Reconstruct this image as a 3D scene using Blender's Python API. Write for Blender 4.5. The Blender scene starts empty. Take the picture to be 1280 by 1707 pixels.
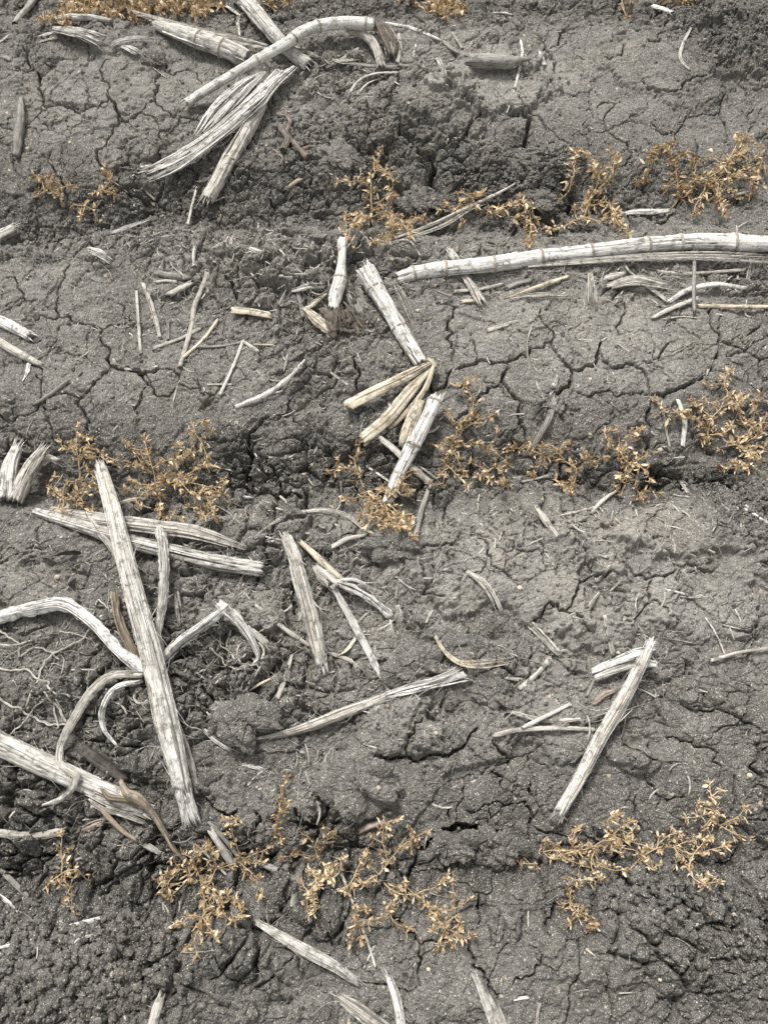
import bpy, math, random
import numpy as np
from mathutils import Vector, Matrix, Quaternion
R = math.radians
S = bpy.context.scene
COL = S.collection

# ------------------------------------------------------------------ camera
H, TILT, TV = 1.2, R(24.0), 0.665
cam_d = bpy.data.cameras.new('camera')
cam_d.sensor_fit = 'VERTICAL'; cam_d.sensor_height = 36.0
cam_d.lens = 18.0 / TV
cam_d.clip_start = 0.02; cam_d.clip_end = 400.0
cam = bpy.data.objects.new('camera', cam_d); COL.objects.link(cam)
cam.location = (0, 0, H); cam.rotation_euler = (TILT, 0, 0)
S.camera = cam

# ------------------------------------------------------------------ overcast daylight
SUN_EL, SUN_AZ = 58.0, -28.0          # from the far left
W = bpy.data.worlds.new('World'); S.world = W; W.use_nodes = True
wn = W.node_tree; wn.nodes.clear()
sky = wn.nodes.new('ShaderNodeTexSky'); sky.sky_type = 'NISHITA'; sky.sun_disc = False
sky.sun_elevation = R(SUN_EL); sky.sun_rotation = R(SUN_AZ); sky.dust_density = 3.0
hs = wn.nodes.new('ShaderNodeHueSaturation'); hs.inputs['Saturation'].default_value = 0.06
bg = wn.nodes.new('ShaderNodeBackground'); bg.inputs['Strength'].default_value = 0.11
wo = wn.nodes.new('ShaderNodeOutputWorld')
wn.links.new(sky.outputs[0], hs.inputs['Color']); wn.links.new(hs.outputs[0], bg.inputs['Color'])
wn.links.new(bg.outputs[0], wo.inputs['Surface'])
sd = bpy.data.lights.new('sun', 'SUN'); sd.energy = 2.0; sd.angle = R(14); sd.color = (1.0, 0.98, 0.96)
so = bpy.data.objects.new('sun', sd); COL.objects.link(so)
_dir = Vector((math.sin(R(SUN_AZ)) * math.cos(R(SUN_EL)), math.cos(R(SUN_AZ)) * math.cos(R(SUN_EL)), math.sin(R(SUN_EL))))
so.rotation_euler = _dir.to_track_quat('Z', 'Y').to_euler()
S.view_settings.view_transform = 'Standard'; S.view_settings.look = 'None'
S.view_settings.exposure = 1.1
S.cycles.max_bounces = 5; S.cycles.diffuse_bounces = 3; S.view_settings.gamma = 1.0

# ------------------------------------------------------------------ photo pixel (1280 x 1707) to ground
def ray(px, py):
    u = (px - 640) / 853.5 * TV; v = (853.5 - py) / 853.5 * TV
    return u, v * math.cos(TILT) + math.sin(TILT), v * math.sin(TILT) - math.cos(TILT)
def gp(px, py, z=0.0):
    a, b, c = ray(px, py); s = (z - H) / c
    return a * s, b * s, s
def mpp(py): return gp(640, py)[2] * 2 * TV / 1707          # metres per pixel at that picture height

# ------------------------------------------------------------------ noise
_rng = np.random.RandomState(5)
_P = _rng.permutation(4096).astype(np.int32)
_G = _rng.rand(4096).astype(np.float32) * 6.2832
_GX, _GY = np.cos(_G), np.sin(_G)
_J1, _J2 = _rng.rand(4096).astype(np.float32), _rng.rand(4096).astype(np.float32)
def _h(ix, iy, s): return _P[(_P[(ix + s * 131) & 4095] + iy) & 4095]
def perlin(x, y, s=0):
    x = np.asarray(x, np.float32); y = np.asarray(y, np.float32)
    xf = np.floor(x); yf = np.floor(y); ix = xf.astype(np.int32); iy = yf.astype(np.int32)
    fx = x - xf; fy = y - yf
    u = fx * fx * fx * (fx * (fx * 6 - 15) + 10); v = fy * fy * fy * (fy * (fy * 6 - 15) + 10)
    def g(a, b):
        h = _h(ix + a, iy + b, s); return _GX[h] * (fx - a) + _GY[h] * (fy - b)
    n0 = g(0, 0); n0 = n0 + u * (g(1, 0) - n0)
    n1 = g(0, 1); n1 = n1 + u * (g(1, 1) - n1)
    return (n0 + v * (n1 - n0)) * 1.5
def worley(x, y, s=0):
    x = np.asarray(x, np.float32); y = np.asarray(y, np.float32)
    xf = np.floor(x); yf = np.floor(y); ix = xf.astype(np.int32); iy = yf.astype(np.int32)
    fx = x - xf; fy = y - yf
    f1 = np.full(x.shape, 9, np.float32); f2 = f1.copy(); hid = np.zeros(x.shape, np.int32)
    for a in (-1, 0, 1):
        for b in (-1, 0, 1):
            h = _h(ix + a, iy + b, s)
            d = (a + _J1[h] - fx) ** 2 + (b + _J2[h] - fy) ** 2
            m = d < f1
            f2 = np.where(m, f1, np.minimum(f2, d)); hid = np.where(m, h, hid); f1 = np.where(m, d, f1)
    return np.sqrt(f1), np.sqrt(f2), _J1[_P[hid]]
def worley_tilt(x, y, s=0):
    x = np.asarray(x, np.float32); y = np.asarray(y, np.float32)
    xf = np.floor(x); yf = np.floor(y); ix = xf.astype(np.int32); iy = yf.astype(np.int32)
    fx = x - xf; fy = y - yf
    f1 = np.full(x.shape, 9, np.float32); f2 = f1.copy(); hid = np.zeros(x.shape, np.int32); ox = f1.copy(); oy = f1.copy()
    for a in (-1, 0, 1):
        for b in (-1, 0, 1):
            h = _h(ix + a, iy + b, s); ux = a + _J1[h] - fx; uy = b + _J2[h] - fy
            d = ux ** 2 + uy ** 2; m = d < f1
            f2 = np.where(m, f1, np.minimum(f2, d)); hid = np.where(m, h, hid); f1 = np.where(m, d, f1); ox = np.where(m, ux, ox); oy = np.where(m, uy, oy)
    t = ox * _GX[_P[hid]] + oy * _GY[_P[hid]]
    return np.sqrt(f1), np.sqrt(f2), _J1[_P[hid]], t
def sst(e0, e1, x):
    t = np.clip((x - e0) / (e1 - e0), 0, 1); return t * t * (3 - 2 * t)
# ------------------------------------------------------------------ the soil: one real height surface
FURROWS = [   # the four planted furrows (photo pixels along each)
 ([(-200, 8), (100, 4), (400, 2), (700, 4), (1000, 0), (1280, 4), (1500, 0)], .040),
 ([(-200, 385), (0, 378), (150, 368), (260, 360), (420, 352), (560, 350), (700, 352), (860, 362), (930, 356), (1060, 345), (1280, 345), (1500, 345)], .050),
 ([(-200, 775), (0, 790), (130, 812), (300, 838), (420, 812), (560, 800), (690, 812), (800, 806), (900, 790), (1040, 800), (1150, 778), (1280, 772), (1500, 770)], .050),
 ([(-200, 1500), (0, 1480), (120, 1470), (260, 1450), (420, 1430), (560, 1420), (700, 1418), (830, 1425), (960, 1420), (1100, 1425), (1220, 1420), (1500, 1440)], .045)]
CRACKS = """2.5:0,135 22,128 40,122 55,118 67,117
4:67,117 68,140 72,160 72,175 85,178 100,175 115,178 125,183 145,182 165,180 180,172 183,165
3:183,165 185,150 172,140 170,125 175,110 185,105
5:183,165 192,180 197,195 210,200 225,196 235,185 245,173 258,170 260,155 266,145
3.5:197,195 190,210 180,230 175,240 162,248 160,260 170,275 178,285
3:258,170 270,178 285,190 300,195 315,198 330,200 335,205
2.5:300,195 300,205 285,220 270,222 272,240 280,255
2.5:265,97 272,104 278,112 275,120 290,125 305,118 320,118 330,130 337,140
3:42,88 48,105 50,118
4:67,117 85,120 92,112 100,105 120,103
2:264,150 262,140 266,128 268,122
2.5:0,208 12,214 22,216
2:72,175 60,190 45,205 40,215
2:60,190 75,205 85,215
3:85,250 88,275 100,290 105,300 108,320
2:230,190 250,195 262,205 265,220
3:917,82 932,70 940,57
3.5:905,75 918,90 926,105 925,125
4:1070,140 1080,150 1100,158 1120,162 1135,158 1137,145 1150,138 1165,137 1175,133
3:1202,145 1203,165 1200,185 1210,200 1212,215 1208,235
3:1202,185 1180,188 1160,192 1145,195
2:1145,195 1130,215 1115,218 1095,212 1085,205
3:1005,200 1010,215 1025,225 1038,232 1050,245 1048,258 1035,268
2.5:995,180 1008,170 1025,172 1005,200
3.5:865,170 868,180 885,190 905,200 915,215 930,230 950,236
2.5:1120,215 1128,230 1132,245
2.5:1160,230 1165,245 1175,265
4:1075,78 1085,81 1095,80 1105,65
2.5:1255,180 1250,200 1250,215
3:1005,98 1015,100 1035,95 1038,80
3:20,470 35,478 45,495 48,505 30,508 15,515
3:60,535 80,530 98,528 115,525 130,535 150,537 168,545 180,535 200,533 218,530
3:98,528 98,500 102,480 112,462 120,450 
4:168,545 168,570 175,595 183,607 170,625 160,635 145,655 135,665 120,660 100,658
6:183,607 200,612 218,612 235,622 250,615 265,612
4:235,622 245,640 235,665 228,680 230,690
3.5:135,665 140,685 147,700 145,715 145,725
3:100,658 80,665 60,680 40,688 20,690 5,705 -20,712
2.5:265,612 290,615 300,640 320,650 335,645 330,630
3:242,620 255,645 265,660 280,660 290,648 298,640
2.5:60,625 68,650 75,680 78,700 85,725 100,738
2:195,500 200,520 218,530
3:330,640 335,655 350,662 365,650 375,625
7:408,795 413,770 410,745 420,720 432,705 446,695
4:446,695 470,690 480,680 482,665 490,700
3:510,735 520,740 545,745 570,742 600,745
3:485,680 490,695 500,710
4:440,760 455,775 465,790 465,810
5:745,620 760,612 775,605 795,600 820,602 845,603 860,597 880,595 905,580 917,570
3.5:917,570 918,550 905,540 900,515
5:917,570 930,590 945,605 953,612 970,613 985,610 995,600 998,590 1003,570 1008,565
5:998,590 1005,603 1018,615 1035,613 1055,610 1070,620 1080,635 1082,652
5:953,612 952,630 950,643 935,650 915,655
4.5:845,603 842,620 838,630 845,645 860,660 868,668 865,690 865,700 880,715 883,725
4:838,630 825,645 810,655 795,665 785,668
5:1082,652 1085,658 1105,660 1125,652 1150,643 1165,635 1175,628 1185,615 1190,600 1195,580 1195,572
3.5:950,643 965,655 980,662 1000,655 1015,652 1025,662 1045,658 1060,655 1070,652 1082,658
3.5:1083,658 1083,680 1080,695 1085,712
5:1180,520 1182,545 1195,560 1195,572 1210,577 1230,583 1250,595 1265,600 1290,596
4:1265,600 1263,615 1270,630 1290,640
2.5:795,600 793,580 787,562
4:760,510 757,525 745,545 745,565 752,580 757,585
2.5:725,495 735,505 755,508 765,510
3:1038,510 1035,530 1028,545 1030,562
3:1095,605 1098,595 1105,585 1122,573
3:1245,560 1255,555 1265,545
2.5:835,720 845,712 860,708
6:965,735 980,728 990,730 988,745
2:1020,700 1022,680 1010,670
3:1190,640 1195,655 1200,662
2.5:65,880 68,905 75,922
4:-10,946 10,942 25,938 45,928 75,920 90,915
7:488,975 490,1005 492,1025
4:330,1165 345,1180 365,1180 380,1165 400,1150 410,1140
3:410,1140 425,1118 440,1100
3:785,890 797,905 810,920 815,945 825,957 845,965 860,973
3.5:957,908 965,915 973,930 975,945 985,958 990,965
4:990,965 1005,966 1025,963
4:990,965 965,970 960,985 955,1000 948,1012 940,1020
5:915,1005 930,1010 940,1020 955,1030 965,1045 980,1052
3.5:915,1005 905,1025 888,1038
3.5:1030,947 1045,955 1065,963 1080,968 1100,968 1118,960 1120,945 1115,930
3.5:1080,968 1073,990 1080,1005 1068,1020 1058,1030 1055,1042
3:1080,1005 1100,1015 1110,1025
3:887,1075 885,1095 880,1110 885,1120 870,1150
2:850,920 870,925 895,920 903,940 910,950
2:897,910 900,930
3:700,945 708,970 705,990 720,995 740,1000
5:640,1262 680,1258 715,1256 730,1257 750,1258 765,1248 780,1238 795,1215
3:680,1260 680,1240 690,1225 705,1200
4:820,1235 830,1250 845,1260 850,1275
3.5:1155,1180 1170,1185 1195,1182 1215,1190 1230,1200 1245,1205 1260,1210 1290,1220
3:1110,1228 1135,1235 1155,1235 1170,1245 1195,1255 1203,1280 1203,1300
3.5:1280,1240 1262,1270 1250,1275 1275,1290
3.5:820,1285 838,1290 836,1300 840,1312
5:888,1305 885,1315 890,1325
5:880,1335 888,1345 893,1360 892,1375
2.5:880,1335 860,1338 835,1335 820,1340 805,1345 780,1350
3:820,1340 822,1360 818,1378
3:750,1345 753,1360 755,1370
5:1065,1325 1068,1345 1068,1365 1075,1375 1080,1390
3:1078,1290 1090,1305 1100,1320 1105,1328 1103,1348
2.5:1105,1328 1120,1332 1150,1328
3:1228,1295 1228,1320 1230,1340 1225,1355
2.5:893,1375 915,1385 940,1388 955,1395
3.5:700,1640 703,1600 700,1575 690,1555 670,1540 655,1530
3:703,1575 725,1568 750,1565 768,1567
4:770,1567 785,1590 790,1608 805,1620 815,1635 820,1650 830,1662
3:855,1640 860,1632 875,1628 890,1625 900,1610 903,1590
3:945,1707 948,1660 950,1640 960,1625 965,1600 963,1560
2.5:1018,1720 1020,1680 1010,1650 1005,1620
3:1095,1590 1110,1600 1130,1615
2.5:1140,1640 1130,1660 1125,1680 1120,1720
4:798,1495 798,1520 797,1540
2.5:600,1636 640,1640 665,1645 695,1640
9:700,1412 720,1400 740,1385 755,1378 770,1375 800,1380 825,1385 845,1385 858,1394
5:858,1394 870,1410 865,1425
5:1120,1480 1140,1510 1165,1520 1180,1545 1200,1550
5:1200,1440 1240,1420 1245,1390 1240,1370
5:930,1510 925,1525 912,1545 915,1560
5:575,215 580,230 600,245 620,253 650,250 665,240 680,225
6:665,240 690,250 705,240 725,230
7:690,250 700,265 715,262 720,280 712,300 722,320
5:590,180 600,195 625,200 640,185 650,170
6:765,235 775,225 790,205 800,190
4:760,180 775,170 790,150
6:550,215 560,235 580,235
5:560,130 565,150 575,160 590,170
5:640,165 655,150 665,120
4:640,290 655,275 675,262 690,250
7:850,192 870,188 885,196 880,215 860,230
9:895,330 915,345 935,360 920,372 940,378
8:925,275 945,290 960,310 955,330
5:340,1330 352,1345 372,1355 395,1352
6:440,1372 470,1375 480,1385 500,1382
6:490,1350 505,1370 520,1375
5:425,1355 430,1370 418,1390 410,1405
5:550,1300 556,1330 545,1350 525,1370 510,1380
5:240,1415 250,1440 240,1460
4:180,1435 185,1455 188,1475
5:0,1290 20,1300 18,1330 0,1345
5:0,1420 5,1440 20,1455
4:60,1410 72,1425 70,1450
4:195,1215 235,1245 230,1270
4:335,1090 345,1110 340,1140 332,1165
5:1185,725 1195,735 1205,742
4:1215,770 1230,790 1225,800
3:905,1090 930,1100 950,1120 975,1130
3:1045,1240 1060,1250 1075,1262 1100,1270
3:540,585 560,600 575,610
5:590,600 600,620 596,650
6:380,470 390,480 395,500
4:705,620 720,640 740,640 750,620
4:830,1130 840,1150 835,1165 815,1175 800,1170"""
# noise-edged raised plates of crust: px, py, rx, ry, height (m)
PLATES = [(60, 985, 80, 42, .009), (400, 1015, 82, 48, .016), (600, 1310, 62, 52, .014), (665, 1215, 75, 60, .013),
 (760, 1230, 85, 60, .010), (1000, 1055, 60, 38, .008), (960, 1150, 90, 60, .008), (950, 1225, 75, 42, .008), (870, 950, 160, 90, .010),
 (1170, 1010, 115, 55, .008), (700, 950, 60, 50, .006), (430, 1350, 90, 55, .010), (660, 1330, 60, 60, .006), (405, 1195, 52, 38, .012),
 (760, 1410, 42, 26, .014), (830, 1415, 40, 30, .010), (1035, 1245, 40, 30, .010), (1060, 1270, 34, 20, .008), (820, 140, 90, 50, .012),
 (740, 190, 60, 46, .010), (680, 285, 42, 42, .012), (700, 345, 34, 26, .012), (610, 215, 50, 36, .012), (1120, 110, 110, 60, .006),
 (150, 130, 110, 70, .005), (600, 700, 60, 50, .008), (470, 740, 60, 60, .006), (340, 750, 60, 40, .004), (1000, 690, 70, 50, .004),
 (560, 1700, 60, 40, .010), (120, 1180, 60, 50, .008), (60, 1140, 50, 40, .006), (80, 1370, 60, 40, .008), (180, 1420, 60, 60, .010),
 (1240, 80, 60, 50, .012), (1150, 30, 60, 30, .010), (240, 700, 60, 50, .004), (1150, 880, 130, 40, .010), (60, 900, 70, 40, .004),
 (1130, 1150, 90, 60, -.004), (540, 470, 60, 50, .010), (300, 470, 60, 30, .008), (1020, 1600, 90, 40, .006), (740, 1660, 60, 50, .005)]
# hollows: px, py, rx, ry, depth
PITS = [(872, 232, 42, 26, .022), (850, 290, 34, 30, .02), (925, 355, 40, 22, .02), (950, 315, 26, 26, .02), (548, 240, 34, 30, .018),
 (720, 300, 22, 34, .02), (775, 225, 20, 16, .014), (590, 455, 26, 26, .02), (665, 455, 26, 16, .018), (720, 640, 30, 24, .02), (270, 1110, 34, 30, .016),
 (245, 1240, 36, 30, .022), (330, 1340, 40, 18, .02), (480, 1372, 34, 16, .02), (630, 940, 26, 18, .02), (530, 930, 24, 22, .02),
 (700, 1400, 36, 14, .014), (980, 1425, 40, 14, .016), (1065, 1505, 26, 16, .018), (1185, 735, 30, 14, .02), (1210, 795, 40, 20, .015),
 (1070, 1238, 46, 12, .016), (1215, 1375, 16, 26, .012), (400, 790, 20, 24, .016), (350, 850, 60, 14, .014), (160, 290, 60, 34, .012),
 (230, 330, 60, 30, .014), (60, 385, 60, 20, .018), (480, 1110, 40, 30, .012), (560, 1110, 40, 30, .012), (895, 1045, 30, 12, .008), (830, 1060, 30, 14, .014),
 (430, 1440, 60, 24, .016), (560, 1420, 60, 22, .018), (235, 930, 46, 20, .02), (150, 1440, 40, 40, .012), (20, 1460, 50, 24, .016), (1150, 800, 60, 14, .012),
 (560, 120, 40, 30, .014), (130, 270, 80, 26, .010)]
# crumbly, cloddy soil: px, py, rx, ry, amount
ROUGH = [(560, 270, 150, 80, 1), (850, 290, 120, 70, 1), (1220, 60, 110, 70, .9), (80, 380, 160, 40, .7), (240, 320, 160, 50, .9), (440, 330, 120, 40, .7),
 (420, 780, 90, 50, .8), (640, 790, 120, 60, .7), (1130, 790, 120, 30, .9), (1230, 840, 80, 40, .9), (90, 1600, 220, 110, 1), (300, 1500, 180, 80, .9),
 (1100, 1490, 170, 70, 1), (1240, 1580, 100, 110, .8), (450, 1410, 180, 50, .9), (60, 1400, 140, 90, .7), (500, 500, 130, 90, .6), (460, 1120, 110, 80, .8),
 (1110, 1270, 80, 40, .6), (200, 1180, 160, 90, .6), (560, 950, 120, 70, .6), (640, 20, 700, 30, .8), (550, 130, 110, 40, .9), (1130, 1130, 60, 60, .5),
 (640, 440, 200, 50, .5), (740, 1420, 120, 36, .5), (950, 330, 120, 40, .7), (480, 1560, 120, 60, .4), (1000, 770, 160, 40, .5)]
# pale dry crust (+) and darker soil (-), mostly along the furrows
TONE = [(850, 940, 190, 90, 1.0), (1150, 1000, 160, 90, .9), (620, 1010, 110, 90, .8), (600, 1310, 70, 60, 1.0), (400, 1020, 100, 60, .6), (60, 985, 90, 50, .7),
 (1100, 860, 160, 40, .7), (820, 150, 130, 50, .9), (760, 90, 160, 60, .6), (1000, 90, 140, 80, .4), (850, 520, 200, 90, .6), (1050, 540, 160, 90, .6), (280, 140, 200, 70, .45),
 (100, 150, 120, 60, .3), (350, 440, 260, 60, .5), (110, 500, 130, 50, .4), (220, 620, 180, 50, .35), (960, 1180, 140, 90, .75), (690, 1200, 90, 70, .7), (450, 1340, 120, 50, .4),
 (430, 1680, 90, 50, .5), (800, 1660, 120, 60, .35), (560, 1640, 100, 60, .3), (520, 170, 90, 50, .5), (1020, 610, 120, 40, .4), (1000, 1000, 150, 60, .8), (1040, 440, 300, 60, .3), (800, 620, 90, 50, .2),
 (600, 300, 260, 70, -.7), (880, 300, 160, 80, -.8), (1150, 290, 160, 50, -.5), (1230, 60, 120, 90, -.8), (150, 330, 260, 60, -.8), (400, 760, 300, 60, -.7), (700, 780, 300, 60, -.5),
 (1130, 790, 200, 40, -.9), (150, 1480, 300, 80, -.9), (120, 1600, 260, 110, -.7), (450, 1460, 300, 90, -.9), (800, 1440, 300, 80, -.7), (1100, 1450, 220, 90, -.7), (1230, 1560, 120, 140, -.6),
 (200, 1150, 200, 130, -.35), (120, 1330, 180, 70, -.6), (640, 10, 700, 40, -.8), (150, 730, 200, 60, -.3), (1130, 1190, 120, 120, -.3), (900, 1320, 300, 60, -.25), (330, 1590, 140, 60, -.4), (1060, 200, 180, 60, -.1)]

SMOOTH = [(210, 165, 210, 85, 1), (90, 160, 90, 80, .6), (220, 600, 220, 90, 1), (100, 520, 130, 70, .7), (860, 620, 150, 100, 1), (1060, 600, 220, 100, 1), (840, 530, 150, 60, .8), (1220, 560, 90, 80, .8), (1040, 160, 200, 110, .9), (820, 170, 70, 60, .8),
 (860, 940, 150, 75, 1), (1160, 1010, 130, 60, .9), (1060, 900, 160, 50, .7), (960, 1160, 140, 90, .7), (900, 1300, 260, 80, .9), (1200, 1280, 120, 80, .8), (760, 1240, 120, 60, 1), (665, 1215, 80, 60, 1), (600, 1305, 70, 55, 1), (720, 1600, 200, 90, .8), (930, 1620, 160, 90, .8),
 (400, 1015, 80, 45, .8), (60, 985, 90, 50, .9), (430, 1330, 90, 50, .7), (130, 900, 90, 40, .6), (590, 700, 90, 50, .8), (1000, 720, 110, 60, .6), (650, 980, 70, 60, .5), (330, 700, 120, 60, .6), (620, 1640, 120, 60, .5), (840, 1480, 120, 70, .6)]
RES = 1.3
def axis(core, far=40.0, g=1.09):
    lo = []; hi = []; d = core[1] - core[0]; x = core[0]
    while x > core[0] - far: d *= g; x -= d; lo.append(x)
    d = core[-1] - core[-2]; x = core[-1]
    while x < core[-1] + far: d *= g; x += d; hi.append(x)
    return np.array(lo[::-1] + list(core) + hi)
xs = axis(np.arange(-1.02, 1.02, .00145 / RES))
yc = [-.30]
while yc[-1] < 2.0: yc.append(yc[-1] + (.0012 + .0005 * max(0, yc[-1])) / RES)
ys = axis(np.array(yc))
NX, NY = len(xs), len(ys)
X, Y = np.meshgrid(xs.astype(np.float32), ys.astype(np.float32))

def blob(items, sharp=False):
    out = np.zeros(X.shape, np.float32)
    for (px, py, rx, ry, a) in items:
        cx, cy, _ = gp(px, py); x1, _, _ = gp(px + rx, py); y1 = gp(px, py - ry)[1]; y0 = gp(px, py + ry)[1]
        sx = abs(x1 - cx); sy = (y1 - y0) / 2
        k = 1.6 if sharp else 2.2
        i0, i1 = np.searchsorted(xs, (cx - k * sx, cx + k * sx)); j0, j1 = np.searchsorted(ys, (cy - k * sy, cy + k * sy))
        if i1 <= i0 or j1 <= j0: continue
        sub = (slice(j0, j1), slice(i0, i1))
        r = np.sqrt(((X[sub] - cx) / sx) ** 2 + ((Y[sub] - cy) / sy) ** 2)
        r = r + WARP[sub] * (.55 if sharp else .5)
        out[sub] += a * ((1 - sst(.84, 1.08 if a > 0 else 1.2, r)) * (1 - .25 * np.clip(r, 0, 1) ** 2) if sharp else np.exp(-(r * 1.15) ** 2))
    return out
core = (np.abs(X) < 1.3) & (Y > -.6) & (Y < 2.6)
WARP = perlin(X * 14, Y * 14, 1) + .5 * perlin(X * 37, Y * 37, 2) + .3 * perlin(X * 110, Y * 110, 3)
Z = .008 * perlin(X * 2.6, Y * 2.6, 4) + .006 * perlin(X * 7, Y * 7, 5)
# furrows: long flank on the far side, a steeper bank on the near side
for pts, dep in FURROWS:
    w = np.array([gp(*p)[:2] for p in pts])
    yf = np.interp(X, w[:, 0], w[:, 1]) + .022 * perlin(X * 5, Y * 3, 6) + .014 * perlin(X * 17, Y * 17, 47) + .006 * perlin(X * 50, Y * 50, 48)
    d = Y - yf
    Z -= .72 * dep * np.where(d > 0, np.exp(-(d / .11) ** 2), np.exp(-(d / .055) ** 2))
    Z += .012 * np.exp(-((d + .13) / .06) ** 2)
rough = np.clip(.9 * blob(ROUGH) - .75 * blob(SMOOTH) + .10 + .42 * sst(-.15, .5, perlin(X * 5, Y * 5, 7)) + .4 * sst(.05, .5, perlin(X * 17, Y * 17, 45)), .04, 1).astype(np.float32)
Z += 1.5 * blob(PLATES, True)
Z -= blob(PITS) * (1 + .5 * WARP)
ZS = Z.copy()                                  # smooth version used to rest things on
# clods in the rough soil
YC = Y + 1.1 * Z
def warped(amp, f, k):
    return X + amp * perlin(X * f, YC * f, k) + .45 * amp * perlin(X * f * 3, YC * f * 3, k + 1), YC + amp * perlin(X * f, YC * f, k + 2) + .45 * amp * perlin(X * f * 3, YC * f * 3, k + 3)
FAR = 1 - .42 * sst(.75, 1.5, Y)
def slope_att(k=.75):
    gx = np.gradient(Z, axis=1) / np.gradient(X, axis=1); gy = np.gradient(Z, axis=0) / np.gradient(Y, axis=0)
    return (1 / (1 + (gx * gx + gy * gy) / k ** 2)).astype(np.float32)
ATT = 1.0
CRUMB = np.clip(blob([(100, 1600, 230, 120, 1.1), (1230, 850, 80, 40, 1), (1220, 60, 110, 60, .7), (870, 290, 70, 50, .7), (560, 240, 110, 70, .6), (1120, 1500, 120, 60, .5), (1240, 1600, 80, 90, .6), (60, 370, 160, 40, .5), (300, 340, 200, 40, .5)]), 0, 1)
big = sst(-.25, .15, perlin(X * 7, Y * 7, 50))
for sc, amp, sd_, wa in ((12, .019, 1, .010), (25, .0150, 2, .004), (54, .0074, 3, .0018), (118, .0032, 4, .0008), (250, .0013, 9, .0004)):
    wx, wy = warped(wa, sc * 1.3, 60 + sd_ * 4)
    if sc > 40: ATT = slope_att()
    f1, f2, hid, tl = worley_tilt(wx * sc, wy * sc, sd_)
    e = f2 - f1
    sharp_ = sst(0, .13, e) if sc < 100 else sst(0, .20, e)
    dome = (.30 + .45 * hid) * sharp_ + .50 * np.sqrt(np.clip(1 - (f1 / .85) ** 2, 0, 1)) * sst(0, .25, e) + .95 * tl * sst(0, .08, e) - .45
    if sc > 100: dome = dome * sst(-.35, .25, perlin(X * 60, YC * 60, 71))
    wgt = rough if sc < 50 else .16 + .84 * rough if sc < 100 else .38 + .62 * rough
    if sc < 20: wgt = wgt * big
    wgt = wgt * (1 - .65 * CRUMB if sc < 40 else 1 + (.5 if sc < 100 else 1.4) * CRUMB)
    Z += amp * dome * wgt * FAR * ATT
    if sc in (12, 25, 54): GAP = (1 - sst(0, .12, e + .05 * perlin(X * 160, YC * 160, 72))) * rough * (.15 + .85 * sst(-.2, .25, perlin(X * sc * .6, YC * sc * .6, 73 + sd_))); Z -= .0100 * (1 - .4 * CRUMB) * GAP * min(1, 25 / sc) * FAR * ATT
# procedural hairline cracks between plates of crust
wx = X + .016 * perlin(X * 16, Y * 16, 12) + .006 * perlin(X * 60, Y * 60, 13) + .002 * perlin(X * 200, Y * 200, 14)
wy = Y + .016 * perlin(X * 16, Y * 16, 15) + .006 * perlin(X * 60, Y * 60, 16) + .002 * perlin(X * 200, Y * 200, 17)
CR = np.zeros(X.shape, np.float32)
for sc, wd, dep, thr, sd_ in ((8.5, .0013, .014, -.05, 5), (17, .0010, .009, -.02, 6), (38, .0008, .005, .12, 7)):
    f1, f2, hid = worley(wx * sc, wy * sc, sd_)
    e = (f2 - f1) / sc
    m = (.55 if sc < 10 else .75) * sst(thr, thr + .2, perlin(X * sc * .45, Y * sc * .45, 20 + sd_))
    c = np.clip(1 - e / (wd * 1.6), 0, 1) * m * (1 - .5 * rough)
    Z -= dep * c; CR = np.maximum(CR, c)
    Z -= .0010 * np.exp(-e / .003) * m
    Z += (hid - .5) * sst(0, .004, e) * (.0075 if sc < 10 else .004 if sc < 20 else .0018)
# traced cracks
_cr = random.Random(3)
def rough_line(P, amp):
    for it in range(3):
        Q = [P[0]]
        for a, b in zip(P, P[1:]):
            dx, dy = b[0] - a[0], b[1] - a[1]; L = math.hypot(dx, dy); k = _cr.gauss(0, amp * (.5 ** it)) * L
            Q += [((a[0] + b[0]) / 2 - dy / max(L, 1e-9) * k, (a[1] + b[1]) / 2 + dx / max(L, 1e-9) * k), b]
        P = Q
    return P
wn2 = perlin(X * 90, Y * 90, 31)
wobx = .0022 * perlin(X * 70, Y * 70, 32); woby = .0022 * perlin(X * 70, Y * 70, 33)
DC = np.full(X.shape, 1.0, np.float32); WC = np.full(X.shape, .001, np.float32)
for line in CRACKS.split('\n'):
    wpx, pts = line.split(':'); wpx = float(wpx)
    P = [gp(*map(float, p.split(',')))[:2] for p in pts.split()]
    m = mpp(float(pts.split()[0].split(',')[1]))
    P = rough_line(P, .16); n = len(P)
    for k, (a, b) in enumerate(zip(P, P[1:])):
        t = k / n; hw = wpx * m * .49 * (.55 + .45 * math.sin(math.pi * min(1, .12 + t * .9)) + _cr.uniform(-.15, .2))
        Rr = max(.012, hw * 3)
        i0, i1 = np.searchsorted(xs, (min(a[0], b[0]) - Rr, max(a[0], b[0]) + Rr)); j0, j1 = np.searchsorted(ys, (min(a[1], b[1]) - Rr, max(a[1], b[1]) + Rr))
        if i1 <= i0 or j1 <= j0: continue
        sub = (slice(j0, j1), slice(i0, i1))
        xx = X[sub] + wobx[sub] - a[0]; yy = Y[sub] + woby[sub] - a[1]
        dx, dy = b[0] - a[0], b[1] - a[1]; L2 = dx * dx + dy * dy + 1e-12
        tt = np.clip((xx * dx + yy * dy) / L2, 0, 1)
        d = np.hypot(xx - tt * dx, yy - tt * dy)
        mm = (d / hw) < (DC[sub] / WC[sub])
        DC[sub] = np.where(mm, d, DC[sub]); WC[sub] = np.where(mm, hw, WC[sub])
q = DC / np.maximum(WC, .0006)
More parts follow.
